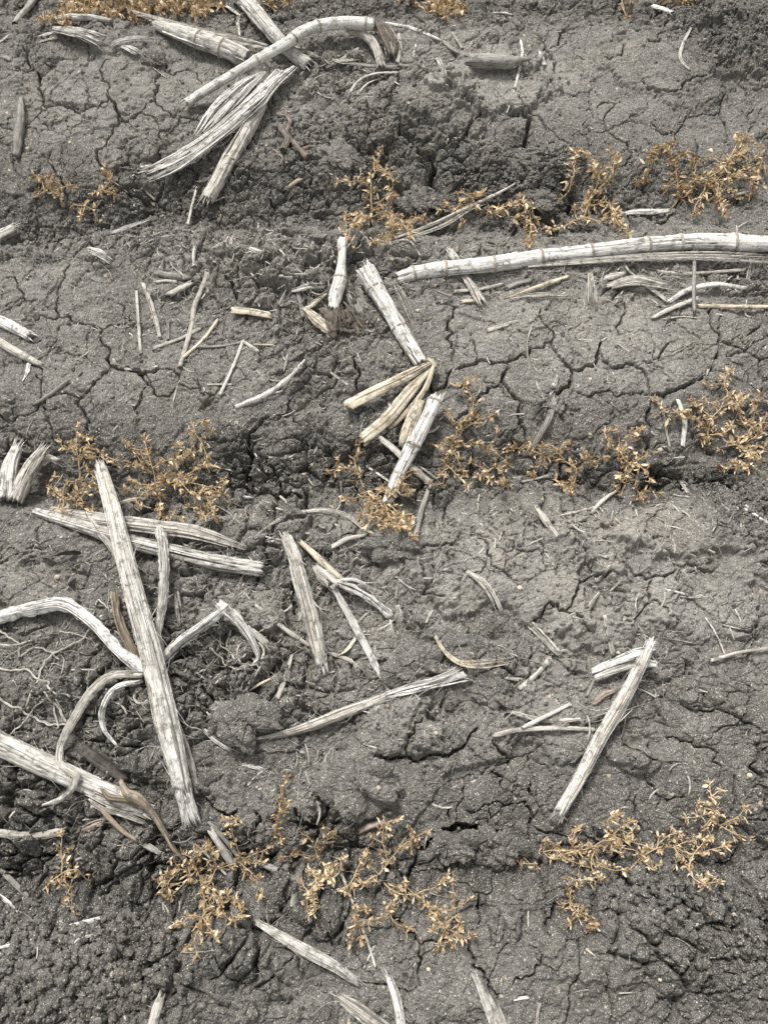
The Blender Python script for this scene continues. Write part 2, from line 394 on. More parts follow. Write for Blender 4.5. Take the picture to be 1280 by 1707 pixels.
c = 1 - sst(.7, 1.15, q + .45 * wn2)
Z -= c * np.clip(WC * 9, .010, .034)
Z -= .0016 * np.exp(-np.clip(DC - WC, 0, 1) / .005) * (DC < .05)
CR = np.maximum(CR, c)
# grain of the surface
YG = Y + .9 * Z; XG = X + .5 * Z
Z += slope_att(.9) * (1 + .8 * rough) * (.0016 * perlin(XG * 40, YG * 40, 34) + .0008 * perlin(XG * 110, YG * 110, 35) + .0005 * perlin(XG * 240, YG * 240, 36) + .0003 * perlin(XG * 430, YG * 430, 37)) * np.where(core, 1, .5)
# a little undercut: lumps and crack walls are not perfectly vertical sheets
k_ = np.where(core, .0026, 0) * (.35 + .65 * rough)
XD = X + k_ * perlin(Y * 80, Z * 160 + X * 25, 51) + .4 * k_ * perlin(Y * 220, Z * 420 + X * 60, 53)
YD = Y + k_ * perlin(X * 80, Z * 160 + Y * 25, 52) + .4 * k_ * perlin(X * 220, Z * 420 + Y * 60, 54)
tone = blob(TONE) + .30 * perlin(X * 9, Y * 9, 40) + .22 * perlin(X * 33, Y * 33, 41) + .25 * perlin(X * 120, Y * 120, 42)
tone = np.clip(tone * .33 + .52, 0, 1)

def mesh_np(name, V, F, mat=None, smooth=True):
    me = bpy.data.meshes.new(name); V = np.asarray(V, np.float32); F = np.asarray(F, np.int32)
    k = F.shape[1]
    me.vertices.add(len(V)); me.vertices.foreach_set('co', V.ravel())
    me.loops.add(F.size); me.loops.foreach_set('vertex_index', F.ravel())
    me.polygons.add(len(F)); me.polygons.foreach_set('loop_start', np.arange(0, F.size, k, dtype=np.int32))
    me.polygons.foreach_set('use_smooth', np.full(len(F), smooth))
    me.update(calc_edges=True)
    if mat: me.materials.append(mat)
    return me
# ------------------------------------------------------------------ materials
def mat(name):
    m = bpy.data.materials.new(name); m.use_nodes = True; nt = m.node_tree
    b = nt.nodes['Principled BSDF']; b.inputs['Roughness'].default_value = .9; b.inputs['Specular IOR Level'].default_value = .2
    return m, nt, b
def N(nt, t, **kw):
    n = nt.nodes.new(t)
    for k, v in kw.items():
        if k in n.inputs: n.inputs[k].default_value = v
        else: setattr(n, k, v)
    return n
def ramp(nt, stops, src, interp='LINEAR'):
    r = nt.nodes.new('ShaderNodeValToRGB'); r.color_ramp.interpolation = interp
    e = r.color_ramp.elements
    while len(e) < len(stops): e.new(.5)
    for q, (p, c) in zip(e, stops):
        q.position = p; q.color = (*c, 1) if len(c) == 3 else c
    nt.links.new(src, r.inputs['Fac']); return r.outputs['Color']
def mix(nt, fac, a, b, mode='MIX'):
    n = nt.nodes.new('ShaderNodeMix'); n.data_type = 'RGBA'; n.blend_type = mode
    for s, v in ((0, fac), (6, a), (7, b)):
        if hasattr(v, 'links'): nt.links.new(v, n.inputs[s])
        else: n.inputs[s].default_value = v if s == 0 else (*v, 1)
    return n.outputs[2]
def noise(nt, vec, scale, detail=3, rough=.6):
    n = N(nt, 'ShaderNodeTexNoise', Scale=scale, Detail=detail, Roughness=rough); nt.links.new(vec, n.inputs['Vector']); return n.outputs['Fac']
def math_(nt, op, a, b=None, c=None):
    n = nt.nodes.new('ShaderNodeMath'); n.operation = op
    for i, v in enumerate((a, b, c)):
        if v is None: continue
        if hasattr(v, 'links'): nt.links.new(v, n.inputs[i])
        else: n.inputs[i].default_value = v
    return n.outputs[0]

def soil_material(name, attr=True, dark=(.035, .0330, .0302), light=(.252, .239, .216), tone=.4):
    m, nt, b = mat(name)
    tc = nt.nodes.new('ShaderNodeTexCoord').outputs['Object']
    if attr:
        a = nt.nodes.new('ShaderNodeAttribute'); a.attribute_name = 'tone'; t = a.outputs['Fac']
    else:
        v = nt.nodes.new('ShaderNodeValue'); v.outputs[0].default_value = tone; t = v.outputs[0]
    n1 = noise(nt, tc, 160, 5, .7); n2 = noise(nt, tc, 620, 4, .75); n3 = noise(nt, tc, 24, 4, .6)
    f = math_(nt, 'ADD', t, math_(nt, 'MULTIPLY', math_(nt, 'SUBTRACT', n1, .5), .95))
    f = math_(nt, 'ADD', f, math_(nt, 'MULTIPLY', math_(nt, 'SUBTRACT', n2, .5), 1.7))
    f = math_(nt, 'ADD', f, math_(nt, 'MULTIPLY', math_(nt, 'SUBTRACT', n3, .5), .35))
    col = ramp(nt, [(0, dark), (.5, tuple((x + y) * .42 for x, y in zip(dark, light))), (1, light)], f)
    col = mix(nt, ramp(nt, [(.45, (0, 0, 0)), (.7, (.6, .6, .6))], noise(nt, tc, 11, 4, .7)), col, mix(nt, 1.0, col, (1.05, 1.0, .92), 'MULTIPLY'))
    # sand grains and bits of lime showing in the crust
    for sc, thr, c in ((560, .80, (.47, .44, .38)), (300, .955, (.50, .45, .36)), (900, .78, (.40, .38, .335)), (430, .90, (.018, .017, .016)), (110, .992, (.46, .38, .27))):
        v = N(nt, 'ShaderNodeTexVoronoi', Scale=sc, Randomness=1.0); nt.links.new(tc, v.inputs['Vector'])
        sep = nt.nodes.new('ShaderNodeSeparateColor'); nt.links.new(v.outputs['Color'], sep.inputs[0])
        pick = math_(nt, 'GREATER_THAN', sep.outputs[0], math_(nt, 'MULTIPLY_ADD', n3, -.22 * (1 - thr) / .2, thr + .11 * (1 - thr) / .2))
        near = math_(nt, 'LESS_THAN', v.outputs['Distance'], .36)
        col = mix(nt, math_(nt, 'MULTIPLY', math_(nt, 'MULTIPLY', pick, near), .85), col, c)
    nt.links.new(col, b.inputs['Base Color'])
    bp = N(nt, 'ShaderNodeBump', Strength=1.0, Distance=.0014)
    hgt = math_(nt, 'ADD', math_(nt, 'MULTIPLY', noise(nt, tc, 420, 5, .8), .9), math_(nt, 'MULTIPLY', noise(nt, tc, 1300, 3, .8), .5))
    nt.links.new(hgt, bp.inputs['Height']); nt.links.new(bp.outputs[0], b.inputs['Normal'])
    b.inputs['Roughness'].default_value = .97; b.inputs['Specular IOR Level'].default_value = .12
    return m
M_SOIL = soil_material('cracked_soil')
M_CLOD = soil_material('clod_soil', False, tone=.52)
M_CLODD = soil_material('dark_clod_soil', False, tone=.42)  # same soil at a lower tone, for the darker clods and crumbs

def straw_material(name, pale, tan, dark, dirt=.5, fine=1.0):
    """weathered straw: streaks run along the fibre (UV: x across in m, y along in m)"""
    m, nt, b = mat(name)
    uv = nt.nodes.new('ShaderNodeUVMap').outputs[0]
    def stretched(sx, sy, d=4, r=.65, z=0.0):
        mp = nt.nodes.new('ShaderNodeMapping'); nt.links.new(uv, mp.inputs['Vector']); mp.inputs['Scale'].default_value = (sx, sy, 1); mp.inputs['Location'].default_value = (z, z * 1.7, z)
        return noise(nt, mp.outputs[0], 1, d, r)
    s1 = stretched(420 * fine, 14, 5, .75); s2 = stretched(1500 * fine, 40, 2, .6, 3.1); s3 = stretched(70, 20, 5, .7, 7.7); s4 = stretched(230, 150, 5, .8, 11.3); s5 = stretched(300 * fine, 5, 2, .5, 17.3)
    oi = nt.nodes.new('ShaderNodeObjectInfo').outputs['Random']
    f = math_(nt, 'ADD', math_(nt, 'MULTIPLY', s1, 1.0), math_(nt, 'MULTIPLY', s3, .55))
    f = math_(nt, 'ADD', f, math_(nt, 'MULTIPLY', math_(nt, 'SUBTRACT', oi, .5), .16))
    col = ramp(nt, [(.52, dark), (.68, tan), (.88, pale), (1, tuple(min(.92, x * 1.15) for x in pale))], f)
    g = ramp(nt, [(.34, (.50, .47, .42)), (.52, (1, 1, 1))], s2)
    col = mix(nt, .8, col, g, 'MULTIPLY')
    col = mix(nt, ramp(nt, [(.62, (0, 0, 0)), (.67, (.8, .8, .8))], s5), col, tuple(x * .4 for x in dark))
    d = ramp(nt, [(.55, (0, 0, 0)), (.68, (1, 1, 1))], s4)
    col = mix(nt, math_(nt, 'MULTIPLY', d, dirt), col, tuple(x * .55 for x in dark))
    sl = nt.nodes.new('ShaderNodeAttribute'); sl.attribute_name = 'slit'   # splits and hollow ends coloured nearly black
    col = mix(nt, math_(nt, 'MULTIPLY', sl.outputs['Fac'], .93), col, (.030, .026, .021))
    tco = nt.nodes.new('ShaderNodeTexCoord').outputs['Object']
    col = mix(nt, ramp(nt, [(.50, (0, 0, 0)), (.62, (.85, .85, .85))], noise(nt, tco, 60, 7, .8)), col, (.115, .105, .09))
    nt.links.new(col, b.inputs['Base Color'])
    bp = N(nt, 'ShaderNodeBump', Strength=.8, Distance=.0009); nt.links.new(math_(nt, 'ADD', s1, math_(nt, 'MULTIPLY', s2, .6)), bp.inputs['Height']); nt.links.new(bp.outputs[0], b.inputs['Normal'])
    b.inputs['Roughness'].default_value = .85; b.inputs['Specular IOR Level'].default_value = .1
    return m
M = dict(
 white=straw_material('bleached_straw', (.68, .67, .64), (.42, .40, .36), (.115, .098, .08), .45),
 shaggy=straw_material('shaggy_straw', (.54, .515, .465), (.355, .33, .288), (.12, .10, .08), .6),
 grey=straw_material('grey_straw', (.33, .315, .285), (.21, .20, .178), (.075, .07, .06), .6),
 cream=straw_material('cream_straw', (.62, .56, .45), (.47, .405, .30), (.20, .155, .105), .35),
 brown=straw_material('brown_root', (.34, .285, .215), (.20, .16, .115), (.065, .052, .04), .8),
 umber=straw_material('earthy_root', (.25, .215, .18), (.155, .13, .105), (.06, .05, .042), .8),
 bark=straw_material('dark_bark', (.10, .092, .08), (.06, .055, .05), (.028, .025, .022), .5),
 node=straw_material('stalk_node', (.40, .36, .30), (.25, .215, .17), (.09, .075, .06), .5, .5),
 pith=straw_material('broken_pith', (.55, .48, .37), (.34, .27, .19), (.12, .09, .065), .6),
 pink=straw_material('pinkish_husk', (.42, .35, .30), (.28, .22, .18), (.11, .085, .07), .5))
def leaf_material(name, a, b_, c):
    m, nt, b = mat(name)
    g = nt.nodes.new('ShaderNodeNewGeometry')
    at = nt.nodes.new('ShaderNodeAttribute'); at.attribute_name = 'hue'
    tc = nt.nodes.new('ShaderNodeTexCoord').outputs['Object']
    f = math_(nt, 'ADD', at.outputs['Fac'], math_(nt, 'MULTIPLY', math_(nt, 'SUBTRACT', noise(nt, tc, 300, 4, .7), .5), .7))
    col = ramp(nt, [(.0, a), (.45, b_), (1, c)], f)
    nt.links.new(col, b.inputs['Base Color']); b.inputs['Roughness'].default_value = .92; b.inputs['Specular IOR Level'].default_value = .08
    b.inputs['Subsurface Weight'].default_value = 0.0
    tr = nt.nodes.new('ShaderNodeBsdfTranslucent'); nt.links.new(col, tr.inputs[0])
    mx = nt.nodes.new('ShaderNodeMixShader'); mx.inputs[0].default_value = .25
    nt.links.new(b.outputs[0], mx.inputs[1]); nt.links.new(tr.outputs[0], mx.inputs[2]); nt.links.new(mx.outputs[0], nt.nodes['Material Output'].inputs[0])
    return m
M_LEAF = leaf_material('dry_leaf', (.14, .09, .05), (.46, .335, .195), (.74, .62, .43))
M_TWIG = leaf_material('dry_twig', (.20, .14, .08), (.44, .335, .20), (.66, .55, .37))
M_GRIT = leaf_material('pale_grit', (.22, .20, .17), (.42, .37, .29), (.66, .58, .44))

def tag(o, label=None, cat=None, group=None, kind=None):
    for k, v in (('label', label), ('category', cat), ('group', group), ('kind', kind)):
        if v: o[k] = v
    return o
def obj(name, me, parent=None):
    o = bpy.data.objects.new(name, me); COL.objects.link(o)
    if parent: o.parent = parent
    return o
def empty(name, loc):
    o = bpy.data.objects.new(name, None); COL.objects.link(o); o.location = loc; o.empty_display_size = .01
    return o

# ------------------------------------------------------------------ ground sheet
_idx = np.arange(NX * NY, dtype=np.int32).reshape(NY, NX)
_F = np.stack([_idx[:-1, :-1], _idx[:-1, 1:], _idx[1:, 1:], _idx[1:, :-1]], -1).reshape(-1, 4)
_gm = mesh_np('ground', np.stack([XD, YD, Z], -1).reshape(-1, 3), _F, M_SOIL)
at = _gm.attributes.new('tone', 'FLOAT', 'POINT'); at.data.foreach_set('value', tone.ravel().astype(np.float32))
ground = tag(obj('ground', _gm), 'grey cracked dry soil in ridges and furrows', kind='structure')
ground['category'] = 'ground'

def _samp(A, x, y):
    x = np.atleast_1d(np.asarray(x, float)); y = np.atleast_1d(np.asarray(y, float))
    i = np.clip(np.searchsorted(xs, x) - 1, 0, NX - 2); j = np.clip(np.searchsorted(ys, y) - 1, 0, NY - 2)
    fx = np.clip((x - xs[i]) / (xs[i + 1] - xs[i]), 0, 1); fy = np.clip((y - ys[j]) / (ys[j + 1] - ys[j]), 0, 1)
    return (A[j, i] * (1 - fx) + A[j, i + 1] * fx) * (1 - fy) + (A[j + 1, i] * (1 - fx) + A[j + 1, i + 1] * fx) * fy
def boxblur(A, n):
    for ax in (0, 1):
        Cc = np.cumsum(np.insert(A.astype(np.float64), 0, 0, axis=ax), axis=ax); L = A.shape[ax]
        a = np.clip(np.arange(L) - n, 0, L); b = np.clip(np.arange(L) + n + 1, 0, L)
        shp = [1, 1]; shp[ax] = L
        A = (np.take(Cc, b, ax) - np.take(Cc, a, ax)) / (b - a).reshape(shp)
    return A
ZB = boxblur(Z, int(4 * RES)).astype(np.float32)
def gz(x, y): return _samp(ZB, x, y)
def zfine(x, y): return _samp(Z, x, y)
def hit(px, py, up=0.0):
    z = 0.0
    for _ in range(7):
        x, y, s = gp(px, py, z); z = .4 * z + .6 * (float(gz(x, y)[0]) + up)
    x, y, s = gp(px, py, z)
    return np.array([x, y, z])

# ------------------------------------------------------------------ shape tools
def spline(P, step):
    """Catmull-Rom through rows of P (any number of columns), resampled at about `step` metres"""
    P = np.asarray(P, float)
    if len(P) == 2: P = np.array([P[0], (P[0] + P[1]) / 2, P[1]])
    Q = np.vstack([2 * P[0] - P[1], P, 2 * P[-1] - P[-2]]); out = []
    for i in range(1, len(Q) - 2):
        p0, p1, p2, p3 = Q[i - 1:i + 3]; L = np.linalg.norm((p2 - p1)[:3]); n = max(2, int(L / step))
        for k in range(n):
            t = k / n
            out.append(.5 * ((2 * p1) + (-p0 + p2) * t + (2 * p0 - 5 * p1 + 4 * p2 - p3) * t * t + (-p0 + 3 * p1 - 3 * p2 + p3) * t ** 3))
    out.append(Q[-2]); return np.array(out)
def frames(P):
    T = np.gradient(P, axis=0); T /= np.linalg.norm(T, axis=1)[:, None] + 1e-9
    up = np.array([0, 0, 1.0]); Sd = np.cross(T, up)
    bad = np.linalg.norm(Sd, axis=1) < .15
    Sd[bad] = np.cross(T[bad], np.array([.3, 1, 0.])); Sd /= np.linalg.norm(Sd, axis=1)[:, None] + 1e-9
    U = np.cross(Sd, T); return T, Sd, U
class MB:
    def __init__(s): s.V = []; s.F = []; s.UV = []; s.H = []; s.n = 0
    def add(s, V, F, UV, h=.5):
        V = np.asarray(V); s.V.append(V); s.F.append(np.asarray(F) + s.n); s.UV.append(np.asarray(UV)); s.H.append(np.full(len(V), h) if np.isscalar(h) else h); s.n += len(V)
    def build(s, name, m, parent=None, hue=False):
        if not s.V: return None
        V = np.vstack(s.V); F = np.vstack(s.F); UV = np.vstack(s.UV)
        off = np.zeros(3)
        if parent is not None: off = np.array(parent['_o']) if '_o' in parent else np.zeros(3)
        me = mesh_np(name, V - off, F, m)
        u = me.uv_layers.new(name='UVMap'); u.data.foreach_set('uv', UV[F.ravel()].astype(np.float32).ravel())
        if not hue and any((not np.isscalar(q)) and q.max() > .5001 for q in s.H): a = me.attributes.new('slit', 'FLOAT', 'POINT'); q = np.concatenate(s.H).astype(np.float32); q[q == .5] = 0; a.data.foreach_set('value', q)
        if hue: a = me.attributes.new('hue', 'FLOAT', 'POINT'); a.data.foreach_set('value', np.concatenate(s.H).astype(np.float32))
        return obj(name, me, parent)
def quads(nr, nc, closed):
    i = np.arange(nr - 1)[:, None]; j = np.arange(nc if closed else nc - 1)[None, :]; k = (j + 1) % nc if closed else j + 1
    return np.stack([i * nc + j, i * nc + k, (i + 1) * nc + k, (i + 1) * nc + j], -1).reshape(-1, 4)

def tube(mb, P, r, nc=12, flat=1.0, groove=.0, slits=0., seed=0, ragged=0.0, h=.5, open_end=False, sides=9):
    """a tube with lengthwise grooves, splits and torn ends; P (n,3), r (n,)"""
    P = np.asarray(P, float); r = np.broadcast_to(np.asarray(r, float), (len(P),)).copy(); T, Sd, U = frames(P); n = len(P)
    s = np.concatenate([[0], np.cumsum(np.linalg.norm(np.diff(P, axis=0), axis=1))])
    th = np.arange(nc) / nc * 2 * math.pi
    TH, SS = np.meshgrid(th, s); SL = np.zeros(TH.shape)
    rr = np.repeat(r[:, None], nc, 1)
    if groove or slits:
        cx, cy = np.cos(TH), np.sin(TH)
        g = perlin(cx * sides / 3 + 31 * seed + 50, cy * sides / 3 + SS * 14 + 9, seed % 50) + .6 * perlin(cx * sides + seed + 90, cy * sides + SS * 30 + 70, seed % 50 + 3)
        rr *= 1 + groove * g
        if slits:
            e = perlin(cx * sides * .30 + 3 * seed + 20 + SS * 1.5, cy * sides * .30 + SS * 4.5 + 40, seed % 50 + 7)
            SL = np.exp(-(e / .045) ** 2) * sst(-.1, .2, perlin(cx * 1.3 + SS * 9 + seed, cy * 1.3 + SS * 6, 11)) * min(1, slits * 1.15); rr *= 1 - .5 * SL
    pos = P[:, None, :] + Sd[:, None, :] * (np.cos(TH) * rr)[..., None] + U[:, None, :] * (np.sin(TH) * rr * flat)[..., None]
    if ragged:
        rg = np.random.RandomState(seed + 1)
        for e, sg in ((0, -1), (n - 1, 1)):
            off = ragged * rg.uniform(-.3, 1, nc); off = .6 * off + .4 * np.roll(off, 1)
            pos[e] += T[e][None, :] * sg * off[:, None]
    caps = []
    if not open_end:
        rows = []
        for e, sg in ((0, 1), (n - 1, -1)):
            c = P[e] + T[e] * sg * min(r[e] * .9, .006); inner = c + (pos[e] - P[e]) * .55
            rows.append((inner, c + (pos[e] - P[e]) * .05))
        pos = np.concatenate([rows[0][1][None], rows[0][0][None], pos, rows[1][0][None], rows[1][1][None]])
        n += 4; SS = np.vstack([SS[:1], SS[:1], SS, SS[-1:], SS[-1:]]); SL = np.vstack([SL[:1] * 0 + .9, SL[:1] * 0 + .5, SL, SL[:1] * 0 + .5, SL[:1] * 0 + .9])
    circ = 2 * math.pi * float(np.mean(r))
    UVx = np.repeat((np.arange(nc) / nc * circ)[None], n, 0) + seed * .37
    # mirrored so the seam never shows
    UVx = np.abs(UVx - seed * .37 - circ / 2) + seed * .37
    mb.add(pos.reshape(-1, 3), quads(n, nc, True), np.stack([UVx, SS + seed * .11], -1).reshape(-1, 2), SL.ravel() if slits else h)

def strip(mb, P, w, th=.0006, curl=.3, roll=0.0, seed=0, h=.5, nc=5, torn=True, wav=0., tear=1.):
    """a torn strip of leaf or rind: curled across, with thickness; P (n,3), w (n,) full width"""
    P = np.asarray(P, float); n = len(P); w = np.broadcast_to(np.asarray(w, float), (n,)).copy(); T, Sd, U = frames(P)
    s = np.concatenate([[0], np.cumsum(np.linalg.norm(np.diff(P, axis=0), axis=1))])
    roll = np.broadcast_to(np.asarray(roll, float), (n,))
    A = Sd * np.cos(roll)[:, None] + U * np.sin(roll)[:, None]; B = -Sd * np.sin(roll)[:, None] + U * np.cos(roll)[:, None]
    u = np.linspace(-1, 1, nc); rg = np.random.RandomState(seed % 100000)
    Wm = w[:, None] * .5 * u[None]
    if torn:
        e = perlin(s * 55 + seed, s * 0 + 3, 1) * .35 * tear + perlin(s * 170 + seed, s * 0 + 3, 1) * .12 * tear
        Wm = Wm * (1 + (e[:, None] * np.abs(u)[None] ** 2))
    hgt = -curl * (w[:, None] * .5) * (u[None] ** 2) + wav * w[:, None] * perlin(np.repeat(s[:, None] * 120, nc, 1) + seed, u[None] * 1.4 + seed % 7, 2)
    top = P[:, None] + A[:, None] * Wm[..., None] + B[:, None] * hgt[..., None]
    bot = top[:, ::-1] - B[:, None] * (th * (1 - .6 * u[None] ** 2))[..., None]
    if torn and n > 3:
        for e_, sg in ((0, -1), (n - 1, 1)):
            o = rg.uniform(0, 1.0, nc) * w[e_ if e_ == 0 else -1] * .7
            top[e_] += T[e_][None] * sg * o[:, None]; bot[e_] += T[e_][None] * sg * o[::-1][:, None]
    ring = np.concatenate([top, bot], 1)
    UVx = np.concatenate([Wm, Wm[:, ::-1]], 1) + seed % 97 * .31; SS = np.repeat(s[:, None], 2 * nc, 1) + seed % 89 * .13
    c0 = ring[:1].mean(1, keepdims=True) + (ring[:1] - ring[:1].mean(1, keepdims=True)) * np.array([1, 1, 1.]) * .02
    c1 = ring[-1:].mean(1, keepdims=True) + (ring[-1:] - ring[-1:].mean(1, keepdims=True)) * .02
    ring = np.concatenate([c0, ring, c1]); UVx = np.vstack([UVx[:1], UVx, UVx[-1:]]); SS = np.vstack([SS[:1], SS, SS[-1:]])
    mb.add(ring.reshape(-1, 3), quads(n + 2, 2 * nc, True), np.stack([UVx, SS], -1).reshape(-1, 2), h)

def lay(pts, wid, rest=.5, follow=.0, lift=0.0, step=.004):
    """photo points (px,py[,lift]) -> a 3-D path lying on the soil, with its radii"""
    P = []
    wid = list(wid) if hasattr(wid, '__len__') else [wid]
    ws = np.interp(np.linspace(0, 1, len(pts)), np.linspace(0, 1, len(wid)), wid)
    for p, w in zip(pts, ws):
        ex = (p[2] if len(p) > 2 else 0) + lift
        r = w * .5 * mpp(p[1]); a = hit(p[0], p[1], r * rest * 2 + ex); P.append([*a, r, ex])
    P = np.array(P)
    # stiff: straighten the heights, then lift out of the soil
    s = np.concatenate([[0], np.cumsum(np.hypot(*np.diff(P[:, :2], axis=0).T))]); s /= s[-1]
    g = P[:, 2] - P[:, 4]
    k = np.polyfit(s, g, 1 if len(P) < 5 else 2); fit = np.polyval(k, s)
    z = fit * (1 - follow) + g * follow; z += max(0, np.quantile(g - z, .72)) * .9
    for i, p in enumerate(pts):
        zz = z[i] + P[i, 4]; x, y, _ = gp(p[0], p[1], zz); P[i, :3] = x, y, zz
    Q = spline(P[:, :4], step)
    return Q[:, :3], np.maximum(Q[:, 3], .0002)
def root_at(name, P):
    i = len(P) // 2; x, y = float(P[i][0]), float(P[i][1]); z = float(zfine(x, y)[0]); o = empty(name, (x, y, z)); o['_o'] = [x, y, z]; return o
# ------------------------------------------------------------------ builders for the crop residue
_seed = [100]
def nseed(): _seed[0] += 1; return _seed[0]
def single(mb, name, m, hue=False):
    V = np.vstack(mb.V); c = V.mean(0); mb.V = [V - c]; mb.H = [np.concatenate(mb.H)]; mb.UV = [np.vstack(mb.UV)]; mb.F = [np.vstack(mb.F)]
    o = mb.build(name, m, None, hue); o.location = c; return o
def pts_(s): return [tuple(map(float, p.split(','))) for p in s.split()]
def resample(P, a, b, n):
    s = np.concatenate([[0], np.cumsum(np.linalg.norm(np.diff(P, axis=0), axis=1))]); t = np.linspace(a, b, n) * s[-1]
    return np.stack([np.interp(t, s, P[:, k]) for k in range(P.shape[1])], 1)
def add_shreds(mb, P, r, n, rg, spread=1.0, wmul=.35, splay=.5, mn=.35, curl=.4, flat=.5, over=.0, fine=False):
    """many long strips following P across a bundle of radius r, splaying at the far end"""
    T, Sd, U = frames(P)
    for k in range(n):
        L = rg.uniform(mn, 1.0); a = rg.uniform(0, max(0, 1 - L)) if rg.rand() < .75 else 0; b = min(1, a + L) + over * rg.rand()
        m = 12; tt = np.linspace(a, min(b, 1), m); idx = tt * (len(P) - 1)
        pp = np.stack([np.interp(idx, np.arange(len(P)), P[:, q]) for q in range(3)], 1)
        ss = np.stack([np.interp(idx, np.arange(len(P)), Sd[:, q]) for q in range(3)], 1); uu = np.stack([np.interp(idx, np.arange(len(P)), U[:, q]) for q in range(3)], 1)
        rr = np.interp(idx, np.arange(len(P)), r)
        ang = rg.uniform(0, math.pi); q = rg.uniform(-1, 1) * spread; qz = math.sin(math.acos(max(-1, min(1, q / max(spread, 1e-6))))) * rg.uniform(.5, 1) * flat
        drift = rg.normal(0, .25); sp = 1 + splay * np.clip(tt - .5, 0, 1) ** 1.5 * 2.5
        pp = pp + ss * ((q * sp + drift * (tt - .5)) * rr)[:, None] + uu * ((qz + .10 * perlin(tt * 5 + k, tt * 0 + k * .7, 3)) * rr)[:, None]
        w = rr.mean() * wmul * rg.uniform(.35, 1.3) * np.clip(np.minimum(1, (1.02 - np.linspace(0, 1, m)) * 5), .12, 1)
        if fine: w = w * .35
        strip(mb, pp, np.maximum(w, .0006), th=.0005, curl=rg.uniform(.1, curl), roll=rg.normal(0, .5) + np.linspace(0, rg.normal(0, .5), m), seed=int(rg.randint(1e5)), nc=4)
def fibres(mb, P, r, n, rg, L=(.015, .05), out=1.0, rad=.00022, t0=0, t1=1):
    T, Sd, U = frames(P)
    for k in range(n):
        i = int(rg.uniform(t0, t1) * (len(P) - 1)); th = rg.uniform(0, math.pi); c = P[i] + (Sd[i] * math.cos(th) + U[i] * math.sin(th) * .8) * r[i]
        d = T[i] * rg.choice([-1, 1]) + (Sd[i] * math.cos(th) * out + U[i] * rg.uniform(-.1, .35)) * rg.uniform(.1, .9); l = rg.uniform(*L)
        Q = [c]; d = d / np.linalg.norm(d); bend = rg.normal(0, .25, 3)
        for _ in range(5):
            d = d + bend * .6 + np.array([0, 0, -.07]); d /= np.linalg.norm(d); Q.append(Q[-1] + d * l / 5)
        Q = np.array(Q); g = gz(Q[:, 0], Q[:, 1]); Q[:, 2] = np.maximum(Q[:, 2], g - .001)
        tube(mb, Q, np.linspace(rad * 1.3, rad * .5, 6) * rg.uniform(.7, 1.5), nc=4, open_end=True, seed=k)
SS_ = .80
def stem_into(o, pts, w, m='white', flat=.85, groove=.10, slits=0., nodes=(), ragged=.010, fr=0, fringe=0, lift=0, rest=.26, name='stem', nc=28, follow=0., frE=None, frM=None, patch=0, frL=(.015, .05)):
    rg = np.random.RandomState(nseed()); P, r = lay(pts, np.array(w) * SS_, rest=rest, lift=lift, follow=follow, step=.003)
    s = np.concatenate([[0], np.cumsum(np.linalg.norm(np.diff(P, axis=0), axis=1))]); t = s / s[-1]
    r2 = r * (1 + .07 * perlin(s * 20, s * 0 + _seed[0], 3) + .05 * perlin(s * 70, s * 0 + _seed[0], 5)); groove = groove * 1.05; patch = int(patch * .55 + .5)
    for nd in nodes: r2 = r2 * (1 + .09 * np.exp(-((t - nd) * s[-1] / .006) ** 2))
    mb = MB(); nc = 48 if slits > .3 else nc; tube(mb, P, r2, nc=nc, flat=flat, groove=groove, slits=slits, seed=_seed[0], ragged=ragged); st = mb.build(name, M[m], o)
    for nd in nodes:
        nb = MB(); k = np.linspace(-1, 1, 9); tt = np.clip(nd + k * .0034 / s[-1], 0, 1)
        Q = np.stack([np.interp(tt, t, P[:, q]) for q in range(3)], 1); rq = np.interp(tt, t, r2)
        tube(nb, Q, rq * (.93 + .15 * (1 - k ** 2) ** .7 + .025 * np.sin(k * 9)), nc=nc, flat=flat, groove=.05, seed=_seed[0] + 5); nb.build('node', M['node'], o)
    if patch:   # loose slivers of rind standing off the stem
        pb = MB(); add_shreds(pb, P, r2 * 1.02, patch, rg, spread=.98, wmul=.26, splay=.05, mn=.08, curl=.15, flat=1.0 * flat / .85, fine=False); pb.build('loose_rind', M[m], o)
        if patch >= 14:
            for mm_, kk in (('cream', patch // 4), ('grey', patch // 6), ('white' if m == 'shaggy' else 'shaggy', patch // 2)):
                pb = MB(); add_shreds(pb, P, r2 * 1.05, kk, rg, spread=1.0, wmul=.2, splay=.05, mn=.1, flat=1.04 * flat / .85); pb.build('loose_rind', M[mm_], o)
            pb = MB(); fibres(pb, P, r2 * .97, patch // 2, rg, L=(.02, .07), out=.5, rad=.0006); tag(pb.build('fringe', M['white'], o), kind='stuff')
    if fr:
        fr = fr if fr >= 12 else 3
        fb = MB(); n = len(P)
        for e in (frE or (1,)):
            i = n - 1 if e else 0; d = (P[-1] - P[-6]) if e else (P[0] - P[5]); d /= np.linalg.norm(d)
            ex = 3.4 if fr >= 30 else 1.1; Q = np.array([P[i] - d * .014, P[i] - d * .004, P[i] + d * .008 * ex, P[i] + d * .018 * ex + [0, 0, -.001 * ex]]); Q = spline(Q, .003)
            add_shreds(fb, Q, np.full(len(Q), r[i] * .95), int(fr * 1.5), rg, splay=rg.uniform(.1, .6), wmul=.16 if fr >= 30 else .22, mn=.3, flat=.85)
        fb.build('frayed_end', M[frM or m], o)
    if fringe:
        fb = MB(); fibres(fb, P, r2, fringe, rg, L=frL); tag(fb.build('fringe', M['shaggy' if m != 'grey' else 'grey'], o), kind='stuff')
    return P, r2
